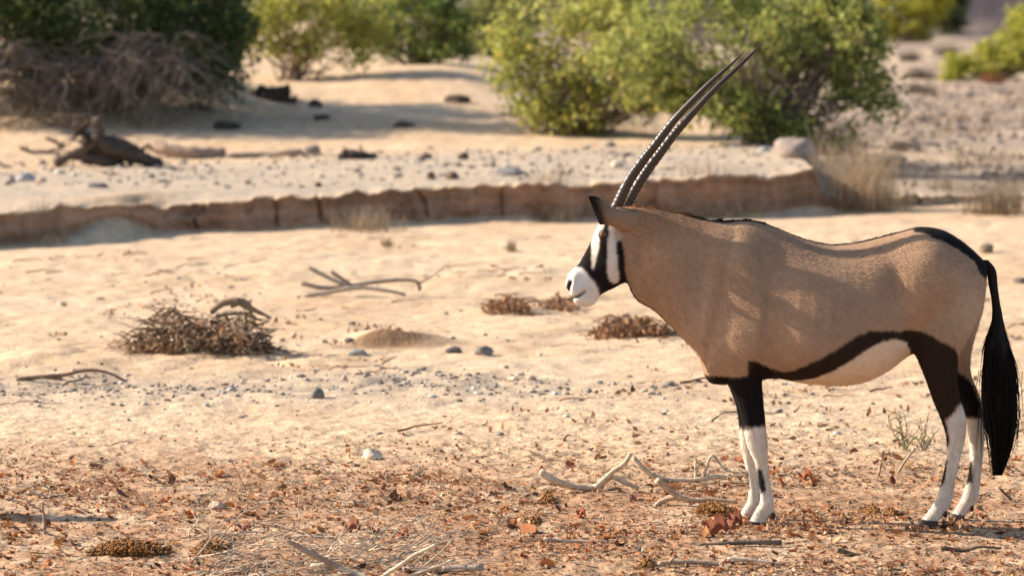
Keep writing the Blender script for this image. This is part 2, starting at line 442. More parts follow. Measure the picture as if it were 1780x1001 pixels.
FQ = lv[st[lt == 4][:, None] + np.arange(4)] if (lt == 4).any() else np.zeros((0, 4), int)
FT = lv[st[lt == 3][:, None] + np.arange(3)] if (lt == 3).any() else np.zeros((0, 3), int)
deg = np.bincount(E.ravel(), minlength=nV).astype(float)
def nb_mean(A):
    out = np.zeros_like(A)
    for c in range(A.shape[1]):
        out[:, c] = np.bincount(E[:, 0], A[E[:, 1], c], nV) + np.bincount(E[:, 1], A[E[:, 0], c], nV)
    return out / deg[:, None]
def proj(V):
    d = DC + V[:, 1]
    return 890 + V[:, 0] * F / d, YH + (HC - V[:, 2]) * F / d
px, py = proj(V)
# melt the limbs into the trunk more strongly than the rest
soft = np.clip(sm(470, 520, py) * (1 - sm(625, 680, py)) * sm(1215, 1240, px) + sm(1060, 1090, px) * (1 - sm(1110, 1130, px)), 0, 1)[:, None]
for it in range(34):
    Mn = nb_mean(V)
    w = .5 if it < 5 else .55 * soft
    V2 = V + w * (Mn - V)
    Mn = nb_mean(V2)
    V = V2 - (0 if it < 5 else .35) * soft * (Mn - V2)
px, py = proj(V)
sg = np.sign(V[:, 1]); wy = np.abs(V[:, 1])
def G(x, y, sx, sy): return np.exp(-((px - x) / sx) ** 2 - ((py - y) / sy) ** 2)
def seg_dist(P, pts):
    best = np.full(len(P), 1e9)
    for (x0, y0), (x1, y1) in zip(pts[:-1], pts[1:]):
        d = np.array([x1 - x0, y1 - y0]); L = d @ d
        t = np.clip(((P - [x0, y0]) @ d) / L, 0, 1)
        best = np.minimum(best, np.linalg.norm(P - [x0, y0] - t[:, None] * d, axis=1))
    return best
# muscles and hollows, in metres along y
dy = (.012 * G(1285, 440, 38, 50) - .012 * G(1342, 455, 26, 50) - .004 * G(1290, 540, 26, 40) - .014 * G(1352, 600, 24, 45) + .012 * G(1440, 480, 60, 40)
      + .02 * G(1640, 480, 55, 60) - .022 * G(1560, 500, 28, 60) + .010 * G(1620, 440, 25, 25)
      - .012 * G(1215, 470, 18, 60) + .012 * G(1150, 440, 30, 50) - .008 * G(1118, 430, 12, 45) + .006 * G(1075, 455, 18, 26)
      - .006 * G(1030, 455, 10, 20) + .008 * G(1047, 403, 9, 5) - .004 * G(1060, 440, 14, 12))
for k in range(5):
    dy += .0016 * G(1390 + k * 26, 540, 6, 60)
dy *= sm(.02, .08, wy)
PP = np.stack([px, py], 1)
for pts_, dep, sg_ in (([(1322, 430), (1338, 520), (1328, 622)], .010, 9), ([(1586, 592), (1573, 540), (1556, 478)], .012, 10), ([(1238, 425), (1222, 500), (1214, 570)], .009, 9),
                       ([(1105, 440), (1135, 510), (1180, 566)], .005, 7), ([(1640, 560), (1668, 520), (1680, 470)], .006, 10), ([(1262, 600), (1290, 630), (1316, 634)], .006, 6)):
    dy -= .55 * dep * np.exp(-(seg_dist(PP, pts_) / sg_) ** 2)
# nostril, mouth
PP = np.stack([px, py], 1)
mouth = seg_dist(PP, [(988, 517), (996, 518), (1004, 516), (1011, 511.5), (1017, 507)])
nost = seg_dist(PP, [(990.5, 491), (987.5, 499), (986.5, 506)])
dy -= .014 * np.exp(-(mouth / 2.3) ** 2) + .016 * np.exp(-(nost / 3.2) ** 2)
dy += .005 * G(996, 497, 6, 10) - .005 * G(1008, 488, 7, 9) + .005 * G(1010, 523, 10, 5)
for pts_, sd_ in (([(1320, 795), (1328, 830), (1333, 866)], -.095), ([(1303, 800), (1309, 830), (1313, 866)], .095), ([(1662, 765), (1658, 800), (1647, 858)], -.115), ([(1699, 765), (1699, 800), (1691, 852)], .115),
                  ([(1303, 690), (1308, 735)], -.095), ([(1650, 640), (1662, 720)], -.115)):
    gd = seg_dist(PP, pts_)
    out_ = np.sign(V[:, 1] - sd_)
    V[:, 1] -= out_ * .0045 * np.exp(-(gd / 2.2) ** 2) * (np.abs(V[:, 1] - sd_) < .06)
V[:, 1] += sg * dy
V[:, 0] += .007 * np.exp(-(nost / 3) ** 2) + .016 * np.exp(-(mouth / 2.4) ** 2) * sm(1002, 990, px)
# ---- coat
def inpoly(px, py, poly):
    poly = np.asarray(poly, float); x0, y0 = poly[:, 0], poly[:, 1]; x1, y1 = np.roll(x0, -1), np.roll(y0, -1)
    r = np.zeros(len(px), bool)
    for a0, b0, a1, b1 in zip(x0, y0, x1, y1):
        if b0 == b1: continue
        c = ((b0 > py) != (b1 > py)) & (px < (a1 - a0) * (py - b0) / (b1 - b0) + a0)
        r ^= c
    return r
nzx = fbm(V[:, 0] * 60 + V[:, 1] * 40, V[:, 2] * 50, 71, 3) * 3.4; nzy = fbm(V[:, 0] * 45 - 30, V[:, 2] * 60 + V[:, 1] * 40, 73, 3) * 4
jx, jy = px + nzx, py + nzy
hx, hy = px + nzx * .35, py + nzy * .35
fawn = np.array([.36, .222, .138]); C = np.tile(fawn, (nV, 1))
def mixc(mask, c):
    global C
    mask = np.asarray(mask, float)[:, None]
    C = C * (1 - mask) + np.asarray(c) * mask
BLK = (.012, .009, .008); BRN = (.030, .018, .012); WHT = (.68, .60, .50)
mixc(.35 * sm(480, 380, py) * sm(1230, 1300, px), (.36, .23, .14))
mixc(.55 * sm(440, 370, py) * (1 - sm(1180, 1300, px)), (.34, .16, .07))
mixc(.45 * G(1125, 420, 30, 60), (.36, .19, .10))
mixc(.6 * G(1690, 560, 40, 60), (.52, .38, .27))
mixc(.3 * G(1420, 600, 120, 40), (.42, .29, .2))
mixc(.35 * G(1215, 560, 25, 60), (.44, .32, .24))
n_big = fbm(V[:, 0] * 7, V[:, 2] * 7 + V[:, 1] * 5, 75, 4)
C = C * (1 + .35 * n_big[:, None])
belly = inpoly(px, py, [(1375, 652), (1405, 655), (1440, 645), (1472, 630), (1508, 606), (1532, 592), (1556, 586), (1582, 590), (1600, 640), (1560, 690), (1380, 690)])
mixc(belly, (.70, .54, .40))
mixc(inpoly(px, py, [(1550, 584), (1582, 594), (1584, 615), (1572, 606)]), (.68, .58, .48))
flank = inpoly(jx, jy, [(1300, 625), (1318, 630), (1340, 640), (1360, 646), (1384, 642), (1420, 626), (1460, 604), (1492, 582), (1512, 575), (1564, 576), (1596, 574), (1600, 600), (1582, 598), (1556, 588), (1532, 594), (1508, 608), (1472, 632), (1440, 648), (1408, 660), (1372, 662), (1340, 690), (1300, 690)])
mixc(flank, BRN)
mixc(inpoly(jx, jy, [(1570, 574), (1596, 574), (1612, 580), (1636, 594), (1660, 606), (1666, 620), (1668, 660), (1672, 697), (1660, 712), (1648, 726), (1630, 732), (1600, 660), (1578, 602)]) & (V[:, 1] < .02), BRN)
far_h = (V[:, 1] > .02) & (px > 1585) & (py > 575)
mixc(far_h & inpoly(jx, jy, [(1580, 575), (1640, 590), (1664, 645), (1680, 655), (1692, 670), (1703, 700), (1707, 727), (1690, 726), (1660, 720), (1600, 660)]), BLK)
mixc(inpoly(jx, jy, [(1214, 645), (1228, 652), (1266, 654), (1288, 656), (1302, 650), (1314, 628), (1330, 636), (1345, 650), (1345, 735), (1320, 741), (1292, 748), (1270, 742), (1240, 690), (1205, 680)]), BLK)
lower = ((py > 741) & (px < 1400)) | ((px > 1600) & (py > 735) & (V[:, 1] < 0)) | ((px > 1600) & (py > 728) & (V[:, 1] > 0)) | inpoly(px, py, [(1674, 696), (1662, 714), (1650, 727), (1638, 740), (1700, 745), (1690, 720)]) & (V[:, 1] < 0)
mixc(lower & (inpoly(jx, jy, [(1292, 748), (1320, 740), (1345, 738), (1360, 930), (1260, 930), (1270, 744)]) | (px > 1550)), WHT)
mixc(.35 * lower * (G(1330, 775, 8, 30) + G(1292, 770, 6, 25) + G(1672, 750, 14, 22) + G(1655, 840, 6, 40)).clip(0, 1), (.50, .33, .2))
mixc(.30 * lower * sm(790, 905, py) * (.5 + fbm(V[:, 0] * 30, V[:, 2] * 14, 79, 3)).clip(0, 1), (.42, .27, .16))
mixc(.25 * (lower & (fbm(V[:, 0] * 150 + V[:, 1] * 60, V[:, 2] * 60, 80, 2) > .08)), (.36, .29, .23))
mixc(.3 * (lower & (fbm(V[:, 0] * 60, V[:, 2] * 40, 77, 3) > .05)), (.5, .4, .32))
for poly, side in (([(1315, 812), (1324, 816), (1331, 842), (1332, 853), (1322, 858), (1319, 840)], -1), ([(1290, 812), (1300, 817), (1305, 850), (1295, 856)], 1),
                   ([(1630, 720), (1640, 724), (1648, 745), (1650, 770), (1640, 790), (1638, 750)], -1), ([(1625, 815), (1647, 798), (1644, 830), (1634, 853), (1625, 850)], -1),
                   ([(1676, 798), (1692, 800), (1691, 838), (1674, 842)], 1)):
    mixc(inpoly(jx, jy, poly) & (V[:, 1] * side > 0), BLK)
# dorsal stripe, rump patch, throat line
TX = [1096, 1112, 1136, 1168, 1204, 1240, 1272, 1300, 1328, 1360, 1400, 1444, 1480, 1520, 1560, 1588, 1608]
TY = [360, 360, 362, 370, 376, 385, 383, 381, 387, 400, 416, 425, 423, 414, 404, 397, 394]
top = np.interp(px, TX, TY)
mixc(((py < top + 7 + nzy * .6) & (px > 1190) & (px < 1620) & (wy < .03)), BLK)
mixc(.8 * ((py < top + 9) & (px > 1095) & (px < 1195) & (wy < .02)), (.16, .06, .025))
mixc(inpoly(jx, jy, [(1580, 390), (1640, 385), (1730, 440), (1735, 490), (1714, 486), (1703, 476), (1694, 455), (1668, 436), (1642, 421), (1612, 408), (1588, 402)]), BLK)
thr = seg_dist(PP, [(1088, 490), (1094, 509), (1112, 529), (1136, 539), (1160, 563), (1184, 588), (1208, 613)])
mixc((thr < 5) & (wy < .03), BLK)
# face
face = inpoly(hx, hy, [(1030, 380), (1052, 384), (1080, 396), (1080, 417), (1085, 440), (1087, 470), (1091, 492), (1050, 560), (960, 560), (960, 440)])
mixc(face, BLK)
mixc(inpoly(hx, hy, [(960, 465), (1001, 464), (1010, 465), (1017, 471), (1024, 481), (1033, 489), (1040, 503), (1043, 516), (1040, 560), (960, 560)]), (.74, .68, .60))
mixc(inpoly(hx, hy, [(1038, 380), (1050, 384), (1049, 397), (1041, 402), (1040, 408), (1042, 420), (1041, 433), (1036.5, 449), (1032, 468), (1028, 465), (1028.4, 447), (1028, 425), (1030, 411)]), WHT)
mixc(inpoly(hx, hy, [(1060, 380), (1079, 396), (1080, 417), (1070, 421), (1072.4, 445), (1075, 478), (1075, 490), (1067, 494.5), (1060, 488), (1055.4, 470), (1055.5, 451), (1056, 433), (1056, 418), (1058, 402)]), (.66, .58, .50))
mixc(.75 * inpoly(hx, hy, [(1068, 392), (1080, 396), (1081, 417), (1068, 420)]), fawn * 1.1)
mixc(np.clip(1.8 * np.exp(-(nost / 3.4) ** 2), 0, 1), (.02, .012, .01))
mixc(np.clip(1.4 * np.exp(-(mouth / np.interp(px, [994, 1003, 1024], [1.4, 2.6, 1.2])) ** 2), 0, 1), (.035, .018, .014))
mixc(.5 * G(1020, 505, 14, 10), (.62, .47, .36))
mixc(np.clip(1.3 * np.exp(-((px - 1048) / 6) ** 2 - ((py - 407) / 6) ** 2), 0, 1), BLK)
for _ in range(2): C = .5 * C + .5 * nb_mean(C)
body = mesh_obj('body', V - ORX, [f for f in (FQ, FT) if len(f)], M_coat, ory, C)
bpy.data.meshes.remove(em)

# fur: short hairs lying along the coat
me = body.data
Nn = np.zeros(nV * 3, np.float32); me.vertices.foreach_get('normal', Nn); Nn = Nn.reshape(-1, 3)
prob = (V[:, 1] < .16) & (py < 900)
prob &= ~((px < 1060) & (py > 455))
idx = rng.choice(np.where(prob)[0], 110000)
P = V[idx] + rng.normal(0, .0025, (len(idx), 3)); N_ = Nn[idx]; qx, qy = px[idx], py[idx]
flow = np.zeros((len(idx), 3)); flow[:, 0] = .9; flow[:, 2] = -.45
nk = sm(1240, 1130, qx)[:, None]; flow = flow * (1 - nk) + np.array([.55, 0, -.8]) * nk
hd = (sm(1090, 1070, qx) * (qy > 385))[:, None]; flow = flow * (1 - hd) + np.array([.5, 0, .85]) * hd
lg = (sm(600, 660, qy) * (((qx > 1250) & (qx < 1350)) | (qx > 1590)))[:, None]; flow = flow * (1 - lg) + np.array([.1, 0, -1]) * lg
flow += rng.normal(0, .22, flow.shape)
flow -= N_ * (flow * N_).sum(1)[:, None]; flow /= np.linalg.norm(flow, axis=1)[:, None] + 1e-9
sd = np.cross(flow, N_)
Lh = rng.uniform(.007, .015, len(idx)) * np.where(qx < 1090, .55, 1.)
wv = (.0011 * sd); Lh = Lh[:, None]
tip = P + flow * Lh + N_ * Lh * rng.uniform(.03, .17, (len(idx), 1))
FV = np.stack([P - wv - N_ * .001, P + wv - N_ * .001, tip], 1).reshape(-1, 3)
FC = C[idx] * np.clip(1.04 + .045 * rng.normal(0, 1, (len(idx), 1)), .6, 1.6)
fur = mesh_obj('fur', FV - ORX, [np.arange(len(FV)).reshape(-1, 3)], M_coat, ory, np.repeat(FC, 3, 0), smooth=False)
fur['kind'] = 'stuff'

# horns
for pts, y0, y1 in (([(1067, 369), (1073.5, 355.6), (1095.2, 311.4), (1117, 280), (1139.4, 251.5), (1163.4, 220), (1180, 200.3), (1210, 168.9), (1232.4, 146.4), (1255, 126.2), (1273, 110.4), (1294.6, 88)], -.032, -.10),
                    ([(1083, 368), (1092, 352), (1107, 325), (1126, 295), (1148.4, 265), (1170.9, 235), (1195, 207), (1210, 190.6), (1232.4, 166.2), (1255, 143.6), (1285, 115.5), (1300, 101), (1315, 86.5), (1326.5, 74.8)], .032, .10)):
    m = 260
    P2 = catmull(pts, m); s = np.linspace(0, 1, m)
    yy = y0 + (y1 - y0) * s
    P = np.array([W(p[0], p[1], y) for p, y in zip(P2, yy)])
    R = np.interp(s, [0, .1, .45, .7, .85, .95, 1], [.0225, .0215, .0165, .0118, .008, .0042, .0012])
    ringw = sm(.02, .06, s) * (1 - sm(.42, .58, s))
    R = R * (1 + .09 * ringw * np.maximum(0, np.sin((s + .006 * np.sin(s * 60)) * 2 * np.pi * 46)) ** 1)
    c = np.tile(np.array([.048, .028, .016]), (m, 1)) * (1 - .45 * sm(.4, 1, s)[:, None])
    h = MB(); h.tube(P, R, 14, np.vstack([np.repeat(c, 14, 0), c[:1], c[-1:]]))
    h.build('horn', M_horn, ory, origin=ORX)

# ears: cupped leaf shapes
def ear(base, tip, side_px, y0, y1, wid, curl):
    m, n = 26, 15
    B = W(*base, y0); T = W(*tip, y1)
    ax = T - B; L = np.linalg.norm(ax); ax /= L
    sd = np.array([side_px[0], 0., -side_px[1]]); sd -= ax * (sd @ ax); sd /= np.linalg.norm(sd)
    nn = np.cross(ax, sd); 
    if nn[1] * curl > 0: nn = -nn
    V = []; Cc = []
    for i in range(m):
        s = i / (m - 1)
        wv = np.interp(s, [0, .15, .4, .65, .85, .95, 1], [.5, .62, .88, 1., .80, .45, .05]) * wid
        for j in range(n):
            t = j / (n - 1) * 2 - 1
            V.append(B + ax * L * s + sd * wv * math.sin(t * 1.45) + nn * wv * .75 * (1 - math.cos(t * 1.25)))
            k = max(sm(.80, .97, s), sm(.82, .97, abs(t)) * .95)
            Cc.append(np.array([.30, .185, .115]) * (1 - k) + np.array(BLK) * k)
    V = np.array(V)
    i = np.arange(m - 1)[:, None] * n; j = np.arange(n - 1)[None]
    Fq = np.stack([i + j, i + j + 1, i + n + j + 1, i + n + j], -1).reshape(-1, 4)
    o = mesh_obj('ear', V - ORX, [Fq], M_coat, ory, np.array(Cc))
    sdf = o.modifiers.new('t', 'SOLIDIFY'); sdf.thickness = .004
    return o
er = [((1124, 374), (1114, 398), .006), ((1106, 368), (1095, 402), .018), ((1090, 364), (1082, 399), .030), ((1074, 361), (1069, 393.5), .036), ((1060, 356.5), (1058, 389), .036), ((1050, 350), (1050, 387.5), .032), ((1041, 341.5), (1044, 388), .025), ((1031, 338), (1042, 387.5), .016), ((1021, 338), (1040, 386), .005)]
er = [(q[0], q[1], q[2], .9, 0.) for q in resample(er, 40)]
mbe = MB()
Vv, F3, F4 = loft(er, 0, 28)
Vv[:, 1] += np.interp(proj(Vv)[0], [1021, 1060, 1084, 1104, 1122], [-.135, -.10, -.070, -.050, -.035])
ex, ey = proj(Vv + [0, 0, 0])
kk = np.clip(np.maximum(sm(1047, 1030, ex - .30 * (ey - 340) + 3 * fbm(ex * .2, ey * .2, 5, 2)), sm(1062, 1034, ex) * sm(356, 343, ey)), 0, 1)[:, None]
mbe.add(Vv, F3, F4, (np.array([.30, .185, .115]) * (1 - .35 * sm(1080, 1040, ex)[:, None])) * (1 - kk) + np.array(BLK) * kk)
mbe.build('ear', M_coat, ory, origin=ORX)
ear((1082, 366), (1104, 346), (10, 10), .055, .19, .045, -1)
# eyes
for s in (-1, 1):
    Vb, _, F4 = blob(1048.5, 407, s * .0665, .0135, .011, .0120, 14)
    rr = np.hypot(Vb[:, 0] - W(1048.5, 407, s * .0665)[0], Vb[:, 2] - W(1048.5, 407, s * .0665)[2])
    e_ = MB(); e_.add(Vb, None, F4, np.where((rr < .0045)[:, None], [.004, .003, .003], [.16, .065, .02]))
    e_.build('eye', M_eye, ory, origin=ORX)
# hooves: two claws each, and the dewclaws
def hoof(front, rear, topy, boty, yc, tip):
    h = MB()
    for k in (-1, 1):
        y = yc + k * .0165
        rings = []
        for s in np.linspace(0, 1, 6):
            f = front + (tip - front) * s; r = rear + 1.5 * s
            yy = topy + (boty - topy) * s
            rings.append(((f, yy), (r, yy + (1 - s) * 3), .0145 + .003 * s, .7))
        Vv, F3, F4 = loft(rings, y, 16); h.add(Vv, F3, F4, (.065, .05, .04))
        dx = rear + 13
        Vv, F3, F4 = blob(dx, topy - 9, yc + k * .015, .010, .010, .014, 8); h.add(Vv, F3, F4, (.05, .038, .03))
    return h.build('hoof', M_hoof, ory, origin=ORX)
hoof(1303, 1331, 905, 916, -.095, 1297); hoof(1283, 1311, 897, 908, .095, 1277)
hoof(1600, 1630, 902, 914.5, -.115, 1590); hoof(1655, 1676, 892, 906, .115, 1649)

# tail: dock plus hanging black tuft
TG = np.array([(1712, 452, 7), (1722, 468, 10), (1727, 500, 9), (1732, 532, 8.5), (1734, 560, 11), (1733, 600, 25), (1737, 640, 33), (1738, 680, 35), (1739, 720, 33), (1740, 752, 28), (1738, 788, 20), (1733, 826, 9)], float)
tg = catmull(TG, 80)
tail = MB()
Vv, F3, F4 = loft([((q[0] - w_, q[1]), (q[0] + w_, q[1]), w_ * .8 / 437) for q, w_ in ((q, q[2] * .85 * (1 - .55 * sm(30, 50, i))) for i, q in enumerate(tg[:64]))], 0., 18); tail.add(Vv, F3, F4, BLK)
tl = tail.build('tail', M_hair, ory, origin=ORX)
tuft = MB()
for k in range(2600):
    a0 = rng.integers(16, 54); n = 9
    b0 = min(79, a0 + int(8 + 36 * rng.random() ** 1.5))
    ang = rng.random() * 2 * np.pi; rad = (.35 + .62 * rng.random()); drift = rng.normal(0, .2)
    idx = np.linspace(a0, b0, n).astype(int)
    P = []
    for q, i in enumerate(idx):
        c = tg[i]; r_ = rad * (.9 if q else .8) + drift * q / n * .8
        P.append(W(c[0] + math.cos(ang) * c[2] * r_, c[1], math.sin(ang) * c[2] * .72 * r_ / 437))
    tuft.tube(P, np.linspace(.0022, .0005, n), 3, np.array(BLK) * rng.uniform(.6, 1.5))
for k in range(420):                                       # stray wisps at the end
    x = rng.normal(1738, 15); y0 = rng.uniform(640, 735); L = rng.uniform(30, 95)
    tx = 1733 + (x - 1733) * rng.uniform(.6, 1.25) + rng.normal(0, 5)
    P = [W(x + (tx - x) * t + 2 * math.sin(t * 3 + k), y0 + L * t, rng.normal(0, .01)) for t in np.linspace(0, 1, 6)]
    tuft.tube(P, np.linspace(.002, .0004, 6), 3, BLK)
tuft.build('tail_tuft', M_hair, tl, origin=ORX)
# mane: short upright hair on the crest, and black back ridge
mane = MB()
for k in range(2600):
    x = rng.uniform(1098, 1330) if k < 1900 else rng.uniform(1330, 1600)
    y = np.interp(x, TX, TY) + rng.uniform(0, 3)
    yy = rng.normal(0, .009)
    Ln = (9 + 5 * math.sin(x * .16) * math.sin(x * .07)) * rng.uniform(.5, 1.1) * (1 if x < 1250 else .35)
    dx = Ln * rng.uniform(.6, 1.1); up = Ln * rng.uniform(.15, .6)
    slope = (np.interp(x + 6, TX, TY) - np.interp(x - 6, TX, TY)) / 12
    P = [W(x, y + 3, yy), W(x + dx * .5, y - up * .7 + slope * dx * .5, yy), W(x + dx, y - up + slope * dx, yy * 1.2)]
    t = np.clip((x - 1180) / 60, 0, 1)
    c = (np.array([.30, .125, .05]) * (1 - t) + np.array([.02, .012, .01]) * t) * rng.uniform(.5, 1.4)
    mane.tube(P, [.0016, .0012, .0004], 3, c)
mane.build('mane', M_hair, ory, origin=ORX)

# ------------------------------------------------------------------ plants
def leaf_cloud(mb, C, n, spread, size, cols, flat=.5, long=1.6):
    """n leaves round each centre in C"""
    C = np.asarray(C)
    cc = np.repeat(np.arange(len(C)), n)
    P = C[cc] + rng.normal(0, 1, (len(cc), 3)) * spread * [1, 1, .8]
    a = rng.normal(0, 1, (len(cc), 3)); a /= np.linalg.norm(a, axis=1)[:, None]
    b = np.cross(a, rng.normal(0, 1, (len(cc), 3))); b /= np.linalg.norm(b, axis=1)[:, None]
    s = size * rng.uniform(.6, 1.3, len(cc))[:, None]
    V = np.stack([P - a * s * long * .5, P + b * s * .42, P + a * s * long * .5, P - b * s * .42], 1).reshape(-1, 3)
    clump = np.clip(rng.uniform(-.15, 1, len(C)) + .9 * fbm(C[:, 0] * 2.2, C[:, 2] * 2.4 + C[:, 1] * .8, 83, 2), 0, 1); ti = np.clip(clump[cc] + rng.normal(0, .18, len(cc)), 0, 1)[:, None]
    c0, c1 = np.asarray(cols[0]), np.asarray(cols[1])
    cl = (c0 * (1 - ti) + c1 * ti) * rng.uniform(.7, 1.25, (len(cc), 1))
    if len(cols) > 2:
        m = rng.random(len(cc)) < .06; cl[m] = np.asarray(cols[2]) * rng.uniform(.7, 1.2, (m.sum(), 1))
    i = np.arange(len(cc))[:, None] * 4
    mb.add(V, None, i + np.arange(4)[None], np.repeat(cl, 4, 0))

def lobe_points(lobes, dens):
    """lobes: world centre and radii; centres of leaf clumps, mostly in the outer shell"""
    out = []
    full = []
    for c, r in lobes:
        c = np.asarray(c, float); r = np.asarray(r, float); full.append((c, r * .82))
        for _ in range(7):
            v = rng.normal(0, 1, 3); v /= np.linalg.norm(v); k = rng.uniform(.22, .48)
            full.append((c + v * r * rng.uniform(.75, 1.05), r * k * rng.uniform(.8, 1.2, 3)))
    for c, r in full:
        n = int(dens * (r[0] * r[2] + r[0] * r[1] + r[1] * r[2]) / 3)
        v = rng.normal(0, 1, (n, 3)); v /= np.linalg.norm(v, axis=1)[:, None]
        rad = rng.uniform(.25, 1, n) ** .42 * (1 + .22 * rng.normal(0, 1, n) * .6)
        out.append(np.asarray(c) + v * rad[:, None] * np.asarray(r))
    return np.vstack(out)

def wiggle(p0, p1, n, amp, sag=0.):
    p0, p1 = np.asarray(p0, float), np.asarray(p1, float); t = np.linspace(0, 1, n)[:, None]
    P = p0 + (p1 - p0) * t
    L = np.linalg.norm(p1 - p0)
    k = rng.normal(0, 1, (n, 3)) * amp * L; k = np.cumsum(k, 0); k -= k[0] + (k[-1] - k[0]) * t
    P = P + k; P[:, 2] += sag * L * 4 * (t * (1 - t))[:, 0]
    return P

def bush(name, label, base_px, lobes_px, cols, dens=85, leaf=.035, per=16, spread=.07, cat='bush', group=None, nbranch=40, wood=(.20, .15, .11), d=None, dead=0):
    base = ground_at(*base_px) if d is None else np.array([(base_px[0] - 890) * d / F, d - DC, float(zt((base_px[0] - 890) * d / F, d - DC))])
    root = empty(name, base, label, cat, group)
    dd = base[1] + DC
    lobes = []
    for (lx, ly, rx, ry, off, rdep) in lobes_px:
        c = W(lx, ly, base[1] + off); q = (dd + off) / F
        lobes.append((c, (rx * q, rdep, ry * q)))
    pts = lobe_points(lobes, dens * 1.9)
    o3 = rng.random(2) * 40
    hole = fbm(pts[:, 0] * 2.6 + o3[0] + pts[:, 1] * 1.1, pts[:, 2] * 2.8 + o3[1] - pts[:, 1] * .9, int(o3[0] * 9), 3)
    pts = pts[hole > -.06 + .09 * rng.normal(0, 1, len(pts))]
    zg = zt(pts[:, 0], pts[:, 1])
    pts = pts[pts[:, 2] > zg + .05]
    f = MB(); leaf_cloud(f, pts, per, spread * 1.1, leaf * 1.3, cols)
    b = MB()
    for k in range(nbranch):
        q = pts[rng.integers(len(pts))]
        p0 = base + [rng.normal(0, .12), rng.normal(0, .12), -.05]
        P = wiggle(p0, q, 9, .035, .04)
        r0 = rng.uniform(.012, .028)
        b.tube(P, np.linspace(r0, .004, 9), 5, np.array(wood) * rng.uniform(.7, 1.3))
        for s in range(3):
            i = rng.integers(3, 8); q2 = P[i] + rng.normal(0, .25, 3)
            b.tube(wiggle(P[i], q2, 5, .06), np.linspace(r0 * .4, .002, 5), 4, np.array(wood) * rng.uniform(.7, 1.3))
    b.build('branches', M_twig, root, origin=base)
    f.build('foliage', M_leaf, root, smooth=False, origin=base)
    return root

LIME = [(.22, .23, .05), (.50, .48, .12), (.52, .40, .09)]
MID = [(.15, .175, .045), (.42, .43, .11), (.48, .38, .10)]
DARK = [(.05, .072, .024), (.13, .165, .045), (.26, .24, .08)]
YEL = [(.32, .30, .035), (.56, .49, .07), (.5, .36, .05)]
bush('leafy_bush', 'big lime green bush on a sand mound left of and behind the horns', (985, 232),
     [(960, 100, 95, 75, 0, .6), (1060, 70, 110, 80, .3, .8), (930, 175, 60, 40, -.2, .45), (1020, 165, 90, 45, -.1, .6), (1000, 215, 50, 28, -.35, .35), (1110, 130, 90, 65, .2, .7), (1000, 20, 120, 60, .8, .8), (1130, 20, 100, 60, .8, .8), (1150, 100, 70, 80, .1, .6), (900, 110, 45, 60, -.1, .5), (960, 200, 40, 30, -.4, .3), (1080, 190, 60, 35, -.1, .5), (1150, 165, 55, 32, .1, .5), (1130, 60, 80, 90, .4, .7), (1080, 165, 60, 30, 0, .4), (890, 60, 40, 60, .2, .5), (1100, 150, 65, 34, -.8, .45), (1060, 100, 70, 50, -.8, .5), (1150, 100, 70, 60, -.6, .5), (1160, 165, 50, 25, -.5, .35), (1080, 40, 80, 50, -.4, .5)], LIME, 105, .040, 18, .075, nbranch=90)
bush('leafy_bush', 'broad darker green bush to the right of the horn tips, above the rock', (1340, 250),
     [(1230, 80, 110, 100, .3, .8), (1330, 60, 120, 90, .4, .9), (1430, 90, 95, 95, .2, .8), (1330, 160, 110, 60, -.1, .7), (1230, 160, 80, 45, -.1, .6), (1450, 160, 80, 60, .2, .6), (1330, 215, 60, 40, -.3, .4),
      (1400, 10, 120, 60, .9, .9), (1260, 0, 110, 60, .9, .9), (1190, 10, 80, 70, .5, .8), (1190, 130, 60, 50, .2, .6), (1420, 220, 60, 40, .3, .4), (1180, 60, 70, 90, .1, .6), (1490, 120, 55, 60, 0, .6), (1520, 160, 40, 35, .1, .5), (1280, 200, 60, 35, -.3, .4), (1470, 30, 70, 60, .5, .8), (1200, 170, 55, 32, -.1, .4), (1250, 205, 40, 30, -.2, .35), (1380, 230, 40, 22, -.3, .35), (1530, 185, 35, 18, 0, .35), (1130, 120, 50, 60, .2, .5), (1300, 90, 90, 80, -.1, .6), (1380, 30, 80, 60, .1, .7), (1110, 90, 60, 60, -.1, .5)], MID, 105, .042, 18, .08, nbranch=120)
bush('pale_bush', 'faded grey green bush in the gap behind the lime bush', (860, 100), [(860, 50, 50, 55, 0, 1.0), (900, 20, 60, 50, .5, 1.0), (840, 90, 25, 25, -.2, .5), (830, 40, 35, 50, .2, .7), (870, 85, 40, 28, .1, .6)], [(.15, .17, .05), (.30, .29, .10)], 130, .05, 18, .09)
bush('dark_tree_bush', 'dense dark green bush behind the sand slope, top left of centre', (730, 112), [(710, 40, 90, 70, 0, 1.2), (770, 50, 48, 62, -.3, .8), (650, 30, 60, 50, .3, 1.), (700, -30, 120, 60, .6, 1.4)], [(.06, .085, .02), (.17, .22, .045), (.3, .28, .06)], 110, .05, 18, .09)
bush('open_bush', 'yellow green bush with bare leaning stems on the sand ridge', (505, 140), [(520, 40, 90, 42, 0, .8), (600, 50, 60, 38, .1, .7), (465, 65, 45, 28, -.1, .5), (540, 80, 60, 16, 0, .4), (560, 0, 120, 50, .4, 1.), (440, 10, 60, 45, .6, .8), (430, 55, 35, 30, .1, .5), (520, 85, 75, 18, -.2, .5), (610, 85, 50, 22, -.1, .5), (640, 60, 50, 45, .3, .6), (560, 30, 70, 45, -.3, .6)], [(.20, .21, .04), (.44, .42, .09), (.48, .38, .08)], 125, .04, 14, .08, nbranch=22, wood=(.24, .17, .12))
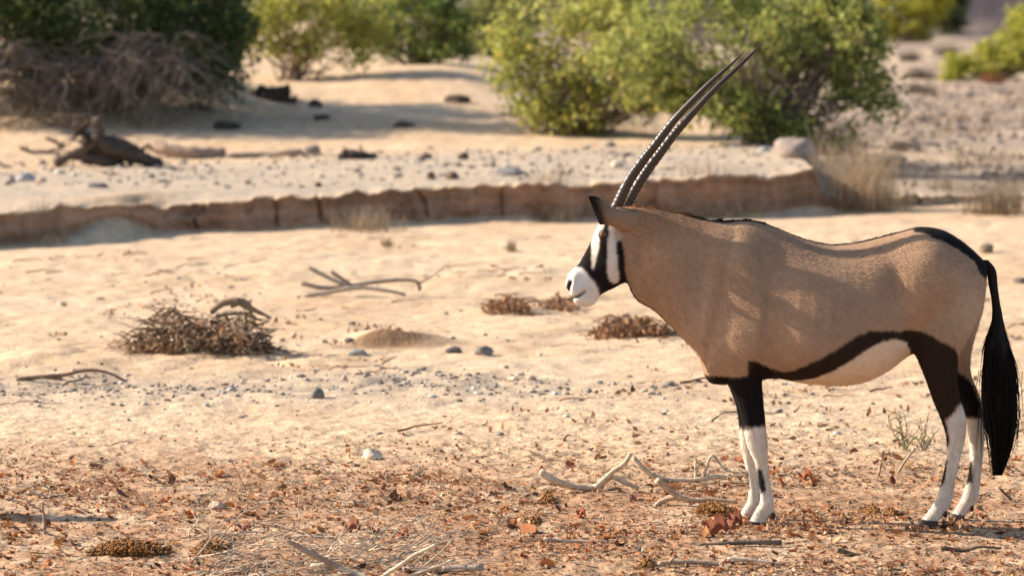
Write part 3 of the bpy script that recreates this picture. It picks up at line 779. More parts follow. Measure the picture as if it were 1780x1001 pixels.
bush('yellow_bush', 'yellow bush far right beside a dark green one', (1580, 76), [(1575, 45, 48, 30, 0, .7), (1550, 20, 40, 30, .3, .7), (1610, 15, 40, 30, .3, .8)], YEL, 170, .06, 20, .09)
bush('dark_bush', 'small dark green bush behind the yellow one at far right', (1640, 60), [(1640, 28, 40, 28, 0, 1.), (1630, 0, 50, 25, .5, 1.)], [(.05, .07, .014), (.14, .17, .03)], 150, .06, 18, .1)
bush('yellow_bush', 'low yellow green bush cut by the right edge of the picture', (1730, 140), [(1700, 115, 48, 28, 0, .8), (1760, 95, 50, 45, .2, .9), (1790, 70, 50, 50, .5, 1.), (1660, 132, 16, 14, -.2, .3)], [(.28, .29, .035), (.52, .48, .08)], 150, .06, 18, .09)
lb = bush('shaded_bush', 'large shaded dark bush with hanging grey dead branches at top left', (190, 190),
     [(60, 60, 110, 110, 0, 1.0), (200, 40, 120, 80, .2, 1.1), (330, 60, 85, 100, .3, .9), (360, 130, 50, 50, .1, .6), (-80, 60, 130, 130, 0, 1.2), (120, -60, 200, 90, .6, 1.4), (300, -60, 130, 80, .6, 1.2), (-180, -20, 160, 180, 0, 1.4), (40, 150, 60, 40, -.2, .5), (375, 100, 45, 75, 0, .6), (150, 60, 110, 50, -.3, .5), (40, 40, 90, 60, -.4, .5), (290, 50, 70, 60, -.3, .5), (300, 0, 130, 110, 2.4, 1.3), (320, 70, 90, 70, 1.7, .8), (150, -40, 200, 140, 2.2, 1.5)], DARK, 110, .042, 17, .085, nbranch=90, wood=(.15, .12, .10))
# its dead branches
b0 = np.array(lb.location)
db = MB()
cen = [(rng.uniform(-10, 320), rng.uniform(75, 150)) for _ in range(26)]
for k in range(300):
    x0, y0 = cen[k % 26]; x0 += rng.normal(0, 14); y0 += rng.normal(0, 14)
    p0 = W(x0, y0, b0[1] - rng.uniform(.5, 1.1))
    L = rng.uniform(.4, 1.3); dr = np.array([rng.normal(0, .6), rng.normal(-.25, .3), -rng.uniform(.1, 1.)]); dr /= np.linalg.norm(dr)
    p1 = p0 + dr * L
    p1[2] = max(p1[2], float(zt(p1[0], p1[1])) + .02)
    P = wiggle(p0, p1, 8, .06, rng.uniform(-.05, .2))
    r0 = rng.uniform(.004, .014)
    c = np.array([.23, .18, .145]) * rng.uniform(.5, 1.3)
    db.tube(P, np.linspace(r0, .002, 8), 4, c)
    for s in range(4):
        i = rng.integers(2, 8); db.tube(wiggle(P[i], P[i] + rng.normal(0, .16, 3), 5, .08), np.linspace(r0 * .5, .0015, 5), 3, c)
db.build('dead_branches', M_twig, lb, origin=b0)

def tuft_grass(name, label, pxy, wpx, hpx, n, colr=(.45, .33, .2), cat='grass clump', lean=.25, group=None, depth=.25, r=.0025, kind=None):
    base = ground_at(*pxy); d = base[1] + DC; q = d / F
    m = MB()
    X = rng.normal(0, .42, n).clip(-1, 1) * wpx * .5 * q; Yo = rng.normal(0, depth, n)
    for x, yo in zip(X, Yo):
        h = hpx * q * rng.uniform(.35, 1.05); ln = rng.normal(0, lean, 2) * h
        z0 = float(zt(base[0] + x, base[1] + yo))
        P = np.array([[base[0] + x, base[1] + yo, z0 - .01], [base[0] + x + ln[0] * .35, base[1] + yo + ln[1] * .35, z0 + h * .6], [base[0] + x + ln[0], base[1] + yo + ln[1], z0 + h]])
        m.tube(P, [r, r * .8, r * .3], 3, np.array(colr) * rng.uniform(.6, 1.3))
    o = tag(m.build(name, M_straw, origin=None), label, cat, group)
    if kind: o['kind'] = kind
    return o
tuft_grass('dry_grass_clump', 'tall dry straw coloured grass clump at the right end of the clay bank', (1500, 366), 165, 120, 700, (.60, .45, .29))
tuft_grass('dry_grass_clump', 'dry grey tan grass clump at the right edge, above the animal rump', (1735, 372), 130, 70, 420, (.40, .30, .2))
for (x, y, w, h, n, lab) in [(640, 402, 130, 45, 240, 'pale dry grass along the foot of the bank, left of centre'), (1240, 368, 160, 32, 240, 'thin dry grass at the bank foot behind the withers'), (960, 376, 110, 32, 150, 'sparse dry grass at the bank foot left of the ear'),
                             (90, 425, 90, 26, 100, 'short dry grass below the bank at far left'), (250, 395, 90, 16, 70, 'low straw tuft beside the gap in the bank'), (1640, 330, 120, 40, 160, 'wispy dry grass between the two tall clumps at right')]:
    tuft_grass('dry_grass', lab, (x, y), w, h, n, (.46, .35, .23), r=.002, kind='stuff')
tuft_grass('grey_hummock_shrub', 'dead grey shrub at the foot of the right bush beside the grass clump', (1450, 270), 120, 70, 420, (.26, .2, .16), 'shrub', .6)
for (x, y, w, h, lab) in [(1582, 106, 40, 18, 'round dead grey shrub below the far yellow bush'), (1600, 138, 62, 22, 'wide low dead shrub on the stony plain'), (1598, 165, 60, 20, 'olive low shrub nearest on the stony plain'), (1648, 98, 60, 22, 'mauve dead shrub beneath the far dark bush'), (1725, 145, 40, 18, 'rusty brown dead shrub below the right edge bush'), (1570, 262, 60, 18, 'faded green low shrub beside the dry grass')]:
    tuft_grass('low_shrub', lab, (x, y), w, h, 220, (.2, .15, .12) if 'rusty' not in lab else (.32, .13, .06), 'shrub', .7, 'low dead shrubs on the stony plain', .3, .006)
tuft_grass('grass_tuft', 'small dry grass tuft on the sand between the branch and the face', (890, 438), 22, 22, 60, (.42, .3, .18), depth=.07)
tuft_grass('grass_tuft', 'small dry grass tuft on a sand hump below the bank', (672, 428), 24, 16, 60, (.46, .33, .2), depth=.07)

m = MB()
for k in range(420):
    d_ = rng.uniform(39, 75); x = rng.uniform(.085, .15) * d_; y = d_ - DC
    if float(vnoise(x * .7, y * .35, 99)) < .42: continue
    z0 = float(zt(x, y)); hh = rng.uniform(.06, .22)
    for b_ in range(9):
        p = np.array([x + rng.normal(0, .07), y + rng.normal(0, .07), z0]); ln = rng.normal(0, .35, 2) * hh
        m.tube([p, p + [ln[0] * .4, ln[1] * .4, hh * .6], p + [ln[0], ln[1], hh * rng.uniform(.6, 1.)]], [.004, .003, .001], 3, np.array([(.40, .30, .19), (.25, .18, .13)][k % 2]) * rng.uniform(.7, 1.2))
tag(m.build('dry_grass', M_straw), 'sparse dry grass over the stony plain', 'grass', kind='stuff')

# green sprouts behind the hind legs
def sprout(label, px0, py0, tips):
    base = ground_at(px0, py0); m = MB(); yb = base[1]
    for (tx, ty) in tips:
        P = wiggle(base - [0, 0, .01], W(tx, ty, yb + rng.normal(0, .03)), 8, .03)
        c = np.array([.26, .24, .12]) * rng.uniform(.8, 1.2)
        m.tube(P, np.linspace(.004, .0015, 8), 4, c)
        for i in range(2, 8):
            for _ in range(2):
                m.tube(wiggle(P[i], P[i] + [rng.normal(0, .025), rng.normal(0, .02), rng.uniform(.01, .04)], 3, .05), [.002, .002, .0008], 3, c)
    tag(m.build('green_sprout', M_straw), label, 'plant')
sprout('taller spindly green sprout left of the hind legs', 1575, 783, [(1545, 725), (1555, 718), (1563, 722), (1573, 728), (1586, 760)])
sprout('shorter spindly green sprout just left of the hind legs', 1606, 783, [(1600, 735), (1612, 728), (1622, 756), (1595, 762)])

# ------------------------------------------------------------------ stones and gravel
def stone_shape(r, n=10):
    t = np.linspace(0, np.pi, n); ph = np.arange(n) * 2 * np.pi / n
    V = np.array([[math.sin(a_) * math.cos(b_), math.sin(a_) * math.sin(b_), math.cos(a_)] for a_ in t for b_ in ph])
    N = rng.normal(0, 1, (11, 3)); N /= np.linalg.norm(N, axis=1)[:, None]      # chipped by random planes
    f = np.ones(len(V))
    for q in N:
        f = np.minimum(f, rng.uniform(.55, .95) / np.maximum(V @ q, .01))
    f *= 1 + .04 * rng.normal(0, 1, len(V)); f[:n] = f[0]; f[-n:] = f[-1]
    V = V * f[:, None] * np.asarray(r) * 1.25
    i = np.arange(n - 1)[:, None] * n; j = np.arange(n)[None]; j2 = (j + 1) % n
    return V, np.stack([i + j, i + n + j, i + n + j2, i + j2], -1).reshape(-1, 4)
def stone(label, pxy, wpx, hpx, c, name='stone', rot=0.):
    base = ground_at(*pxy); q = (base[1] + DC) / F
    V, F4 = stone_shape((wpx * q / 2, wpx * q / 2 * .8, hpx * q * .75), 18)
    m = MB(); m.add(V + [0, 0, hpx * q * .28], None, F4, c)
    o = m.build(name, M_stone, smooth=False); o.location = base; o.rotation_euler = (0, 0, rot)
    return tag(o, label, 'stone')
GRY = (.20, .172, .15); PAL = (.55, .44, .33); BRD = (.12, .075, .05)
stone('pale buff boulder at the foot of the right bush', (1385, 274), 70, 32, (.30, .235, .19), 'boulder')
stone('flat dark grey slab with pale top on the bank plateau', (890, 304), 52, 12, (.16, .15, .145))
stone('round dark brown stone right of a pair on the bank plateau', (787, 312), 22, 14, BRD)
stone('smaller dark brown stone left of a pair on the bank plateau', (750, 312), 18, 11, BRD)
stone('small dark stone on the plateau above the bank, left of centre', (553, 326), 12, 8, (.08, .06, .05))
stone('pale stone lying on the plateau beside the horns', (1073, 292), 22, 12, PAL)
stone('grey stone on open sand left of the throat', (842, 617), 28, 13, GRY)
stone('dark flat stone just left of the grey one on open sand', (788, 613), 24, 9, (.12, .11, .10))
stone('bluish flat stone right of the sand mound', (625, 618), 34, 11, (.27, .25, .235))
stone('grey pointed stone in the gravel lane left of centre', (552, 692), 26, 14, GRY)
stone('white pebble on smooth sand in lower middle', (648, 797), 34, 15, (.62, .48, .35))
stone('dark stone on the plain right above the rump', (1715, 440), 30, 14, (.2, .14, .10))
stone('dark stone at the right edge beside the rump', (1775, 492), 22, 12, (.2, .15, .12))
stone('dark clod on the sand slope in the bush shadow', (395, 224), 40, 13, (.06, .045, .035), 'clod')
stone('pair of grey stones lying on the plateau at left', (168, 326), 34, 9, (.2, .18, .17))
stone('pale grey stone near the left edge of the plateau', (45, 315), 28, 12, (.36, .34, .33))
stone('buff cobble in the leaf litter at lower left', (378, 884), 26, 12, (.48, .36, .26))

def scatter(name, n, area, size, cols, mat=M_stone, flat=.6, lane=None):
    m = MB(); out = 0
    xs = rng.uniform(area[0], area[1], n * 3); ys = rng.uniform(area[2], area[3], n * 3)
    d = None
    cnt = 0
    for x, y in zip(xs, ys):
        if cnt >= n: break
        X, Y = x, y
        if lane is not None and rng.random() > lane(X, Y): continue
        cnt += 1
        r = size * rng.lognormal(0, .45)
        V, F4 = stone_shape((r * rng.uniform(.8, 1.5), r, r * flat * rng.uniform(.6, 1.2)), 6)
        a_ = rng.random() * 6.28; ca, sa = math.cos(a_), math.sin(a_)
        V = np.stack([V[:, 0] * ca - V[:, 1] * sa, V[:, 0] * sa + V[:, 1] * ca, V[:, 2]], 1)
        V = V + [X, Y, float(zt(X, Y)) + r * .2]
        c = np.asarray(cols[rng.integers(len(cols))]) * rng.uniform(.7, 1.2)
        m.add(V, None, F4, c)
    return m.build(name, mat)
GC = [(.28, .24, .20), (.21, .18, .155), (.42, .34, .26), (.17, .135, .11), (.5, .45, .4), (.36, .25, .18)]
tag(scatter('gravel', 1700, (-3.2, 1.6, 3.4, 6.4), .0085, GC, lane=lambda x, y: math.exp(-((y - 5.0 + .15 * math.sin(x * 3)) / .6) ** 2) * (.25 + .75 * float(vnoise(x * 2.2, y * 2, 91)) ** 1.5) * (1 if x < .3 else .4)), 'grey gravel strewn in a lane across the sand', 'gravel', kind='stuff')
tag(scatter('gravel', 450, (-4, 3.4, 2.5, 14), .010, GC, lane=lambda x, y: float(vnoise(x * 1.3, y * .8, 92)) ** 2), 'scattered grey pebbles on open sand', 'gravel', kind='stuff')
tag(scatter('gravel', 900, (-6, 3, 20, 27), .018, GC, lane=lambda x, y: float(y > bank_y(x) + .4)), 'gravel covering the bank plateau', 'gravel', kind='stuff')
tag(scatter('gravel', 2200, (3.1, 12, 24, 75), .03, [(.2, .15, .13), (.28, .2, .17), (.36, .27, .22), (.14, .11, .1)], lane=lambda x, y: (.4 + float(vnoise(x * .8, y * .5, 93))) * (x / (y + DC) < .16)), 'rubble covering the stony plain at right', 'rubble', kind='stuff')

m = MB()
for k in range(260):
    x = rng.uniform(-4.2, 3.5); y = rng.uniform(2.4, 18.) 
    if rng.random() > float(vnoise(x * 1.1, y * .6, 95)) ** 1.5 * 1.6: continue
    p = np.array([x, y, float(zt(x, y)) + .006]); L = rng.uniform(.04, .30); an = rng.normal(0, .5)
    q = p + [L * math.cos(an), L * math.sin(an), rng.uniform(-.005, .04)]
    m.tube(wiggle(p, q, 6, .035, .02), np.linspace(.006, .002, 6) * rng.uniform(.5, 1.3), 4, np.array([(.14, .09, .06), (.3, .2, .13), (.2, .1, .06)][k % 3]) * rng.uniform(.7, 1.3))
tag(m.build('twig_litter', M_twig), 'broken twigs strewn over the open sand', 'twigs', kind='stuff')
m = MB()
X = rng.uniform(-4, 3.4, 700); Y = rng.uniform(2.6, 17, 700)
k = vnoise(X * .9, Y * .6, 97) > .52; X, Y = X[k], Y[k]
leaf_cloud(m, np.stack([X, Y, zt(X, Y) + .012], 1), 5, [.06, .05, .005], .026, [(.20, .10, .055), (.40, .24, .14), (.13, .08, .05)])
tag(m.build('dry_debris', M_litter, smooth=False), 'small patches of dead leaf debris on the open sand', 'leaf litter', kind='stuff')

# ------------------------------------------------------------------ leaf litter in the foreground
def litter(n, yr, size, cols, seed, pw=2.6, bend=.6):
    n = int(n * 1.3); X = rng.uniform(-3.5, 3.5, n * 4); Y = yr[0] + (yr[1] - yr[0]) * rng.random(n * 4) ** 1.25
    k = rng.random(n * 4) < np.clip(vnoise(X * 1.9 + .6 * Y, Y * 2.4, seed) ** pw * 2.0, .04, 1) * (1 - .75 * sm(.9, 2.6, Y))
    X, Y = X[k][:n], Y[k][:n]; n = len(X)
    Z = zt(X, Y)
    s = size * rng.lognormal(0, .4, n)
    yaw = rng.random(n) * 2 * np.pi; pitch = rng.normal(0, .3, n); roll = rng.normal(0, .35, n)
    # 3x3 curled patch
    gx, gy = np.meshgrid([-1, 0, 1], [-1, 0, 1]); gx = gx.ravel().astype(float); gy = gy.ravel().astype(float)
    wid = np.where(np.abs(gy) > 0, .55, 1.)
    lx = gx[None] * wid[None] * .55 * s[:, None] * rng.uniform(.7, 1.2, (n, 9)); ly = gy[None] * .8 * s[:, None] * rng.uniform(.75, 1.2, (n, 9))
    lz = (np.abs(gx)[None] * rng.uniform(-.1, bend, n)[:, None] + (gy ** 2)[None] * rng.uniform(-.2, bend, n)[:, None]) * s[:, None] * rng.uniform(.6, 1.3, (n, 9))
    cr, sr = np.cos(roll)[:, None], np.sin(roll)[:, None]; cp, sp = np.cos(pitch)[:, None], np.sin(pitch)[:, None]; cy, sy = np.cos(yaw)[:, None], np.sin(yaw)[:, None]
    x1, z1 = lx * cr + lz * sr, -lx * sr + lz * cr
    y2, z2 = ly * cp - z1 * sp, ly * sp + z1 * cp
    x3, y3 = x1 * cy - y2 * sy, x1 * sy + y2 * cy
    z2 = z2 - z2.min(1)[:, None] - .002
    V = np.stack([X[:, None] + x3, Y[:, None] + y3, Z[:, None] + z2], -1).reshape(-1, 3)
    q = np.array([[0, 1, 4, 3], [1, 2, 5, 4], [3, 4, 7, 6], [4, 5, 8, 7]])
    F4 = (np.arange(n)[:, None, None] * 9 + q[None]).reshape(-1, 4)
    ci = rng.integers(len(cols), size=n)
    C = np.asarray(cols)[ci] * rng.uniform(.6, 1.25, (n, 1))
    return V, F4, np.repeat(C, 9, 0)
RUST = [(.36, .13, .05), (.44, .20, .08), (.50, .26, .12), (.24, .095, .045), (.54, .33, .17), (.13, .065, .04), (.40, .15, .06)]
m = MB()
for args in ((1500, (-1.9, 2.3), .0155, RUST, 101), (12000, (-1.9, 2.7), .0088, RUST + [(.5, .4, .28), (.55, .38, .24)], 103), (42000, (-1.9, 3.2), .0050, RUST + [(.5, .4, .28), (.12, .08, .06), (.5, .34, .2)], 105, 1.5)):
    V_, F_, C_ = litter(*args); m.add(V_, None, F_, C_)
tag(m.build('leaf_litter', M_litter, smooth=False), 'rust brown dry leaves littering the foreground', 'leaf litter', kind='stuff')
m = MB()
for k in range(1500):                                       # tiny twig fragments
    x = rng.uniform(-2.6, 2.6); y = rng.uniform(-1.7, 2.2) 
    L = rng.uniform(.02, .12); an = rng.normal(0, .9); p = np.array([x, y, float(zt(x, y)) + .003])
    q = p + [L * math.cos(an), L * math.sin(an), rng.uniform(0, .015)]
    m.tube(wiggle(p, q, 4, .05), np.linspace(.0022, .001, 4), 3, np.array([.45, .34, .23] if k % 3 else [.18, .11, .07]) * rng.uniform(.7, 1.2))
tag(m.build('twig_litter', M_twig), 'tiny twig fragments among the dry leaves', 'twigs', kind='stuff')

def big_leaf(label, pxy, wpx, hpx, c=(.36, .10, .04)):
    base = ground_at(*pxy); q = (base[1] + DC) / F
    n = 9; g1 = np.linspace(-1, 1, n); A, B = np.meshgrid(g1, g1)
    env = np.sqrt(np.clip(1 - B ** 2, 0.02, 1)) * (1 + .25 * np.sin(B * 9 + 1))
    x = B * wpx * q * .5; w = A * env * hpx * q * .55
    z = hpx * q * .45 + w * .85 + .012 * np.sin(B * 4); y = w * .4 + .018 * np.abs(A) + .01 * np.sin(B * 6)
    V = np.stack([base[0] + x, base[1] + y, base[2] + np.maximum(z, -.005)], -1).reshape(-1, 3)
    i = np.arange(n - 1)[:, None] * n; j = np.arange(n - 1)[None]
    m = MB(); m.add(V, None, np.stack([i + j, i + j + 1, i + n + j + 1, i + n + j], -1).reshape(-1, 4), c)
    tag(m.build('curled_leaf', M_litter), label, 'leaf', 'curled red leaves')
big_leaf('largest curled red leaf just left of the front hooves', (1245, 928), 46, 30, (.27, .085, .04))
big_leaf('dark red upright leaf touching the front hooves', (1278, 915), 26, 30, (.25, .08, .04))
big_leaf('arched reddish leaf behind the front legs to the right', (1400, 835), 26, 16)
big_leaf('brown curled leaf beneath the right end of the pale branches', (1010, 900), 18, 16)
big_leaf('round red leaf by the end of the foreground sticks', (700, 934), 22, 16)
big_leaf('thick rusty leaf in the middle of the foreground, left of the round one', (610, 925), 34, 24, (.32, .13, .07))
big_leaf('dark rusty leaf among the twigs at lower left', (425, 925), 26, 16, (.26, .09, .05))

m = MB()
for cx, cy, n_ in ((.93, -.12, 160), (1.02, .08, 120), (1.62, -.12, 90), (1.8, .12, 80)):
    n_ = int(n_); n_ = n_ // 3; X = cx + rng.normal(0, .14, n_); Y = cy + rng.normal(0, .09, n_)
    leaf_cloud(m, np.stack([X, Y, zt(X, Y) + .010], 1), 3, [.02, .02, .006], .017, [(.30, .12, .05), (.5, .3, .17)])
tag(m.build('leaf_litter', M_litter, smooth=False), 'dry leaves drifted round the hooves', 'leaf litter', kind='stuff')

# ------------------------------------------------------------------ dead wood
def wood(name, label, yrow, strokes, c, cat='branch', n=6, off=0., group=None, bury=True):
    """strokes: list of (pixel polyline, r0, r1 in px); all at the ground depth of photo row yrow"""
    x0 = strokes[0][0][0][0]
    base = ground_at(x0, yrow); yb = base[1] + off; q = (yb + DC) / F
    m = MB()
    for st_ in strokes:
        pts, r0, r1 = st_[:3]; dz = st_[3] if len(st_) > 3 else 0.
        k = max(6, len(pts) * 4)
        P = catmull(np.array([W(p[0], p[1], yb + dz) for p in pts]), k)
        P[:, 1] += np.cumsum(rng.normal(0, .004, k))
        m.tube(P, np.linspace(r0, r1, k) * q, 7, np.array(c) * rng.uniform(.85, 1.15), .25)
    return tag(m.build(name, M_twig), label, cat, group)
PALEW = (.56, .44, .31); TANW = (.40, .28, .19); GREYW = (.34, .265, .20); DKW = (.10, .065, .045)
wood('pale_branch', 'thick pale bleached branch with a forked bend lying left of the front legs', 852,
     [([(939, 819), (965, 835), (1000, 846), (1035, 846), (1065, 830), (1080, 836), (1110, 850)], 7, 4), ([(1035, 846), (1065, 820), (1085, 805), (1097, 787)], 5, 4), ([(1057, 833), (1042, 845), (1040, 860), (1048, 868)], 2.2, 1.5)], PALEW)
wood('pale_branch', 'long thinner pale branch running right from the forked one toward the front legs', 838,
     [([(1100, 794), (1120, 815), (1145, 830), (1195, 834), (1250, 828), (1262, 830)], 5, 4), ([(1209, 850), (1209, 800)], 2.5, 2), ([(1222, 830), (1238, 792), (1260, 815), (1285, 822)], 3, 1.5), ([(1225, 825), (1262, 808)], 2, 1.5)], PALEW)
wood('forked_branch', 'brown grey Y shaped branch nearest the front hooves', 880,
     [([(1142, 834), (1165, 853), (1190, 868), (1240, 868), (1282, 872)], 6.5, 3), ([(1175, 862), (1150, 872), (1138, 880)], 6, 4)], TANW)
wood('dead_branch', 'grey forked driftwood branch on open sand left of the face', 515,
     [([(523, 492), (560, 500), (610, 497), (650, 490), (725, 490), (730, 504)], 4.5, 3.5), ([(535, 464), (570, 482), (610, 500)], 4, 3.5), ([(575, 472), (610, 495)], 4, 3), ([(528, 514), (570, 508), (620, 500), (680, 506), (705, 512)], 4.5, 3, -.1), ([(725, 494), (760, 474), (782, 455)], 2, 1)], GREYW)
wood('curved_root', 'dark curved root arching over the gravel at far left', 662,
     [([(28, 660), (70, 655), (110, 652), (150, 644), (185, 648), (220, 664)], 4.5, 2), ([(70, 655), (110, 660)], 3, 2)], (.2, .13, .09))
wood('standing_twig', 'forked grey twig standing in the litter at far left', 930,
     [([(78, 925), (77, 905), (75, 885), (73, 872)], 3, 1.5), ([(76, 888), (60, 880), (44, 870)], 2, 1.3), ([(78, 924), (90, 930), (106, 933)], 2.5, 1.5)], GREYW)
wood('pale_stick', 'short white stick with a dark upright twig at far left', 868,
     [([(48, 855), (65, 857), (85, 866), (86, 868)], 2.5, 2), ([(86, 870), (88, 852), (76, 843)], 2, 1.2), ([(88, 862), (118, 857), (126, 850)], 2, 1)], (.52, .4, .29))
wood('dark_stick', 'dark straight stick in front of the front hooves', 946, [([(1195, 948), (1260, 943), (1330, 940), (1358, 941)], 3, 5)], (.13, .1, .08))
wood('pale_stick', 'pale splintered stick at the bottom, below the dark straight one', 980, [([(1265, 971), (1300, 972), (1360, 980)], 4, 2), ([(1270, 974), (1330, 974)], 3, 1)], PALEW)
wood('brown_stick', 'grey brown stick with a dark end at the bottom right of centre', 985, [([(1145, 980), (1165, 978), (1210, 978), (1250, 984)], 5, 3), ([(1165, 975), (1172, 965)], 3, 2)], TANW)
wood('thin_stick', 'thin pale stick lying left of the brown one in the litter', 944, [([(945, 936), (990, 941), (1040, 941), (1075, 944)], 3, 2)], (.42, .33, .24))
wood('dark_stick', 'dark stick lying below the hind hooves', 957, [([(1635, 951), (1675, 956), (1700, 950), (1740, 952)], 4, 2)], (.15, .10, .07))
wood('upright_stick', 'thin upright stick behind the animal between front and hind legs', 828, [([(1527, 826), (1532, 805), (1535, 782)], 2.5, 2)], TANW)
wood('leaning_stick', 'short leaning stick left of the hind legs', 822, [([(1562, 820), (1572, 803), (1590, 778)], 2.5, 2)], (.45, .33, .22))
wood('dark_stick', 'short dark twig behind the tail, bent upward', 870, [([(1736, 846), (1745, 856), (1760, 870)], 2.5, 1.5)], (.14, .09, .07))
wood('split_stick', 'dark split stick at the lower right edge', 965, [([(1455, 955), (1480, 962), (1500, 968)], 5, 3)], (.2, .14, .09))
# the fallen twiggy branch at the bottom
wood('fallen_branch', 'brown forked branch at the bottom, left of centre, leaning down right', 1000,
     [([(498, 938), (540, 960), (580, 980), (625, 1005)], 4.5, 6), ([(585, 985), (560, 990), (530, 992)], 3, 2), ([(540, 960), (520, 968), (500, 975)], 2, 1)], (.34, .24, .17), off=-.1)
wood('fallen_branch', 'pale V shaped stick pair at the bottom centre', 1000,
     [([(660, 1005), (690, 985), (725, 962), (760, 945)], 4, 3.5), ([(690, 1008), (740, 992), (790, 973)], 4, 3), ([(735, 985), (770, 955), (790, 935)], 1.6, 1)], PALEW, off=-.08)
wood('fallen_log', 'straight grey stick lying flat at the bottom right of the V sticks', 995, [([(700, 990), (760, 990), (840, 986)], 6, 6)], (.42, .33, .25))
wood('pale_branch', 'pale peeled branch at the bottom edge under the twigs', 1001, [([(540, 984), (575, 982), (605, 992), (640, 1004)], 5, 6)], (.6, .48, .34), off=-.05)
base = ground_at(520, 985); m = MB()
for k in range(90):
    x = rng.uniform(325, 760); y = rng.uniform(930, 1010); L = rng.uniform(40, 190); an = rng.choice([-.45, .35, .1, 1.1, -.9, .6]) + rng.normal(0, .15)
    p0 = ground_at(x, y); 
    q0 = p0 + np.array([math.cos(an) * L / 437, rng.normal(0, .12), abs(math.sin(an)) * L / 437 * .45])
    P = wiggle(p0, q0, 9, .035); c = np.array(GREYW if k % 2 else PALEW) * rng.uniform(.8, 1.2)
    r0 = rng.uniform(.0018, .0042); m.tube(P, np.linspace(r0, r0 * .4, 9), 5, c)
    for s in range(3):
        i = rng.integers(2, 8); m.tube(wiggle(P[i], P[i] + [rng.normal(0, .08), rng.normal(0, .05), rng.uniform(-.02, .06)], 5, .05), np.linspace(r0 * .6, .0008, 5), 4, c)
tag(m.build('twig_tangle', M_twig), 'tangle of thin grey twigs at the bottom left of centre', 'twigs')
wood('thin_twig', 'thin bowed dead stem rising from the twig tangle', 950, [([(350, 990), (395, 920), (430, 880), (425, 850), (400, 795)], 1.6, .8), ([(425, 890), (480, 872), (515, 886)], 1.3, .6), ([(432, 905), (520, 925), (600, 950)], 1.5, .6)], GREYW)
wood('thin_twig', 'pale arched twig at the bottom left edge of the tangle', 1000, [([(320, 1000), (345, 994), (380, 998)], 2.5, 2)], PALEW)

# brush heap in the middle distance
def heap(name, label, pxy, wpx, hpx, n, cols, cat, leafn=0, r=.006, arch=None):
    base = ground_at(*pxy); q = (base[1] + DC) / F
    root = empty(name, base, label, cat); m = MB()
    for k in range(n):
        x = rng.uniform(-1, 1); h = max(0, 1 - abs(x) ** 5) * hpx * q * (.75 + .5 * float(vnoise(x * 3 + wpx, 0., 12)))
        p0 = base + [x * wpx * q * .5, rng.normal(0, .12), rng.uniform(0, .95) * h]
        L = rng.uniform(.05, .22); dr = rng.normal(0, 1, 3) * [1, .6, .45]; dr /= np.linalg.norm(dr)
        p1 = p0 + dr * L; p1[2] = np.clip(p1[2], base[2], base[2] + h * rng.uniform(.4, 1.05))
        m.tube(wiggle(p0, p1, 6, .07), np.linspace(r * rng.uniform(.4, 1.3), r * .3, 6), 4, np.asarray(cols[rng.integers(len(cols))]) * rng.uniform(.6, 1.3))
    if arch:
        for pts, r0, r1 in arch:
            m.tube(catmull([W(p[0], p[1], base[1] + .05) for p in pts], 16), np.linspace(r0, r1, 16) * q, 6, cols[0], .3)
    m.build('sticks', M_twig, root, origin=base)
    if leafn:
        X = rng.uniform(-1, 1, leafn); C0 = np.stack([base[0] + X * wpx * q * .5, base[1] + rng.normal(0, .12, leafn), base[2] + rng.random(leafn) * (1 - X * X) * hpx * q * .8], 1)
        f = MB(); leaf_cloud(f, C0, 4, .025, .03, [(.24, .12, .06), (.36, .2, .1)]); f.build('dry_leaves', M_litter, root, smooth=False, origin=base)
    return root
heap('brush_heap', 'heap of brown dead brush with an arched stick on the sand at left', (345, 612), 245, 76, 560, [(.25, .165, .105), (.5, .38, .26), (.13, .08, .05), (.2, .12, .075)], 'brush heap', 70, .007,
     [([(366, 543), (388, 527), (416, 523)], 5, 8), ([(400, 530), (420, 524), (440, 540)], 7, 6), ([(414, 524), (445, 540), (472, 553)], 7, 2), ([(425, 545), (428, 575), (433, 590)], 5, 4), ([(305, 550), (308, 585), (330, 600)], 2, 2), ([(375, 550), (410, 545), (455, 556)], 4, 2)])
heap('leaf_heap', 'brown heap of dead leaves and sticks behind the throat', (1105, 585), 135, 36, 70, [(.24, .13, .08), (.34, .22, .14)], 'leaf heap', 220)
heap('leaf_heap', 'low rusty clump of debris left of the muzzle', (882, 540), 75, 26, 40, [(.24, .13, .08), (.34, .22, .14)], 'leaf heap', 80)
heap('leaf_heap', 'low tan debris clump just below the muzzle', (972, 536), 70, 18, 40, [(.3, .2, .12), (.38, .25, .16)], 'leaf heap', 60)

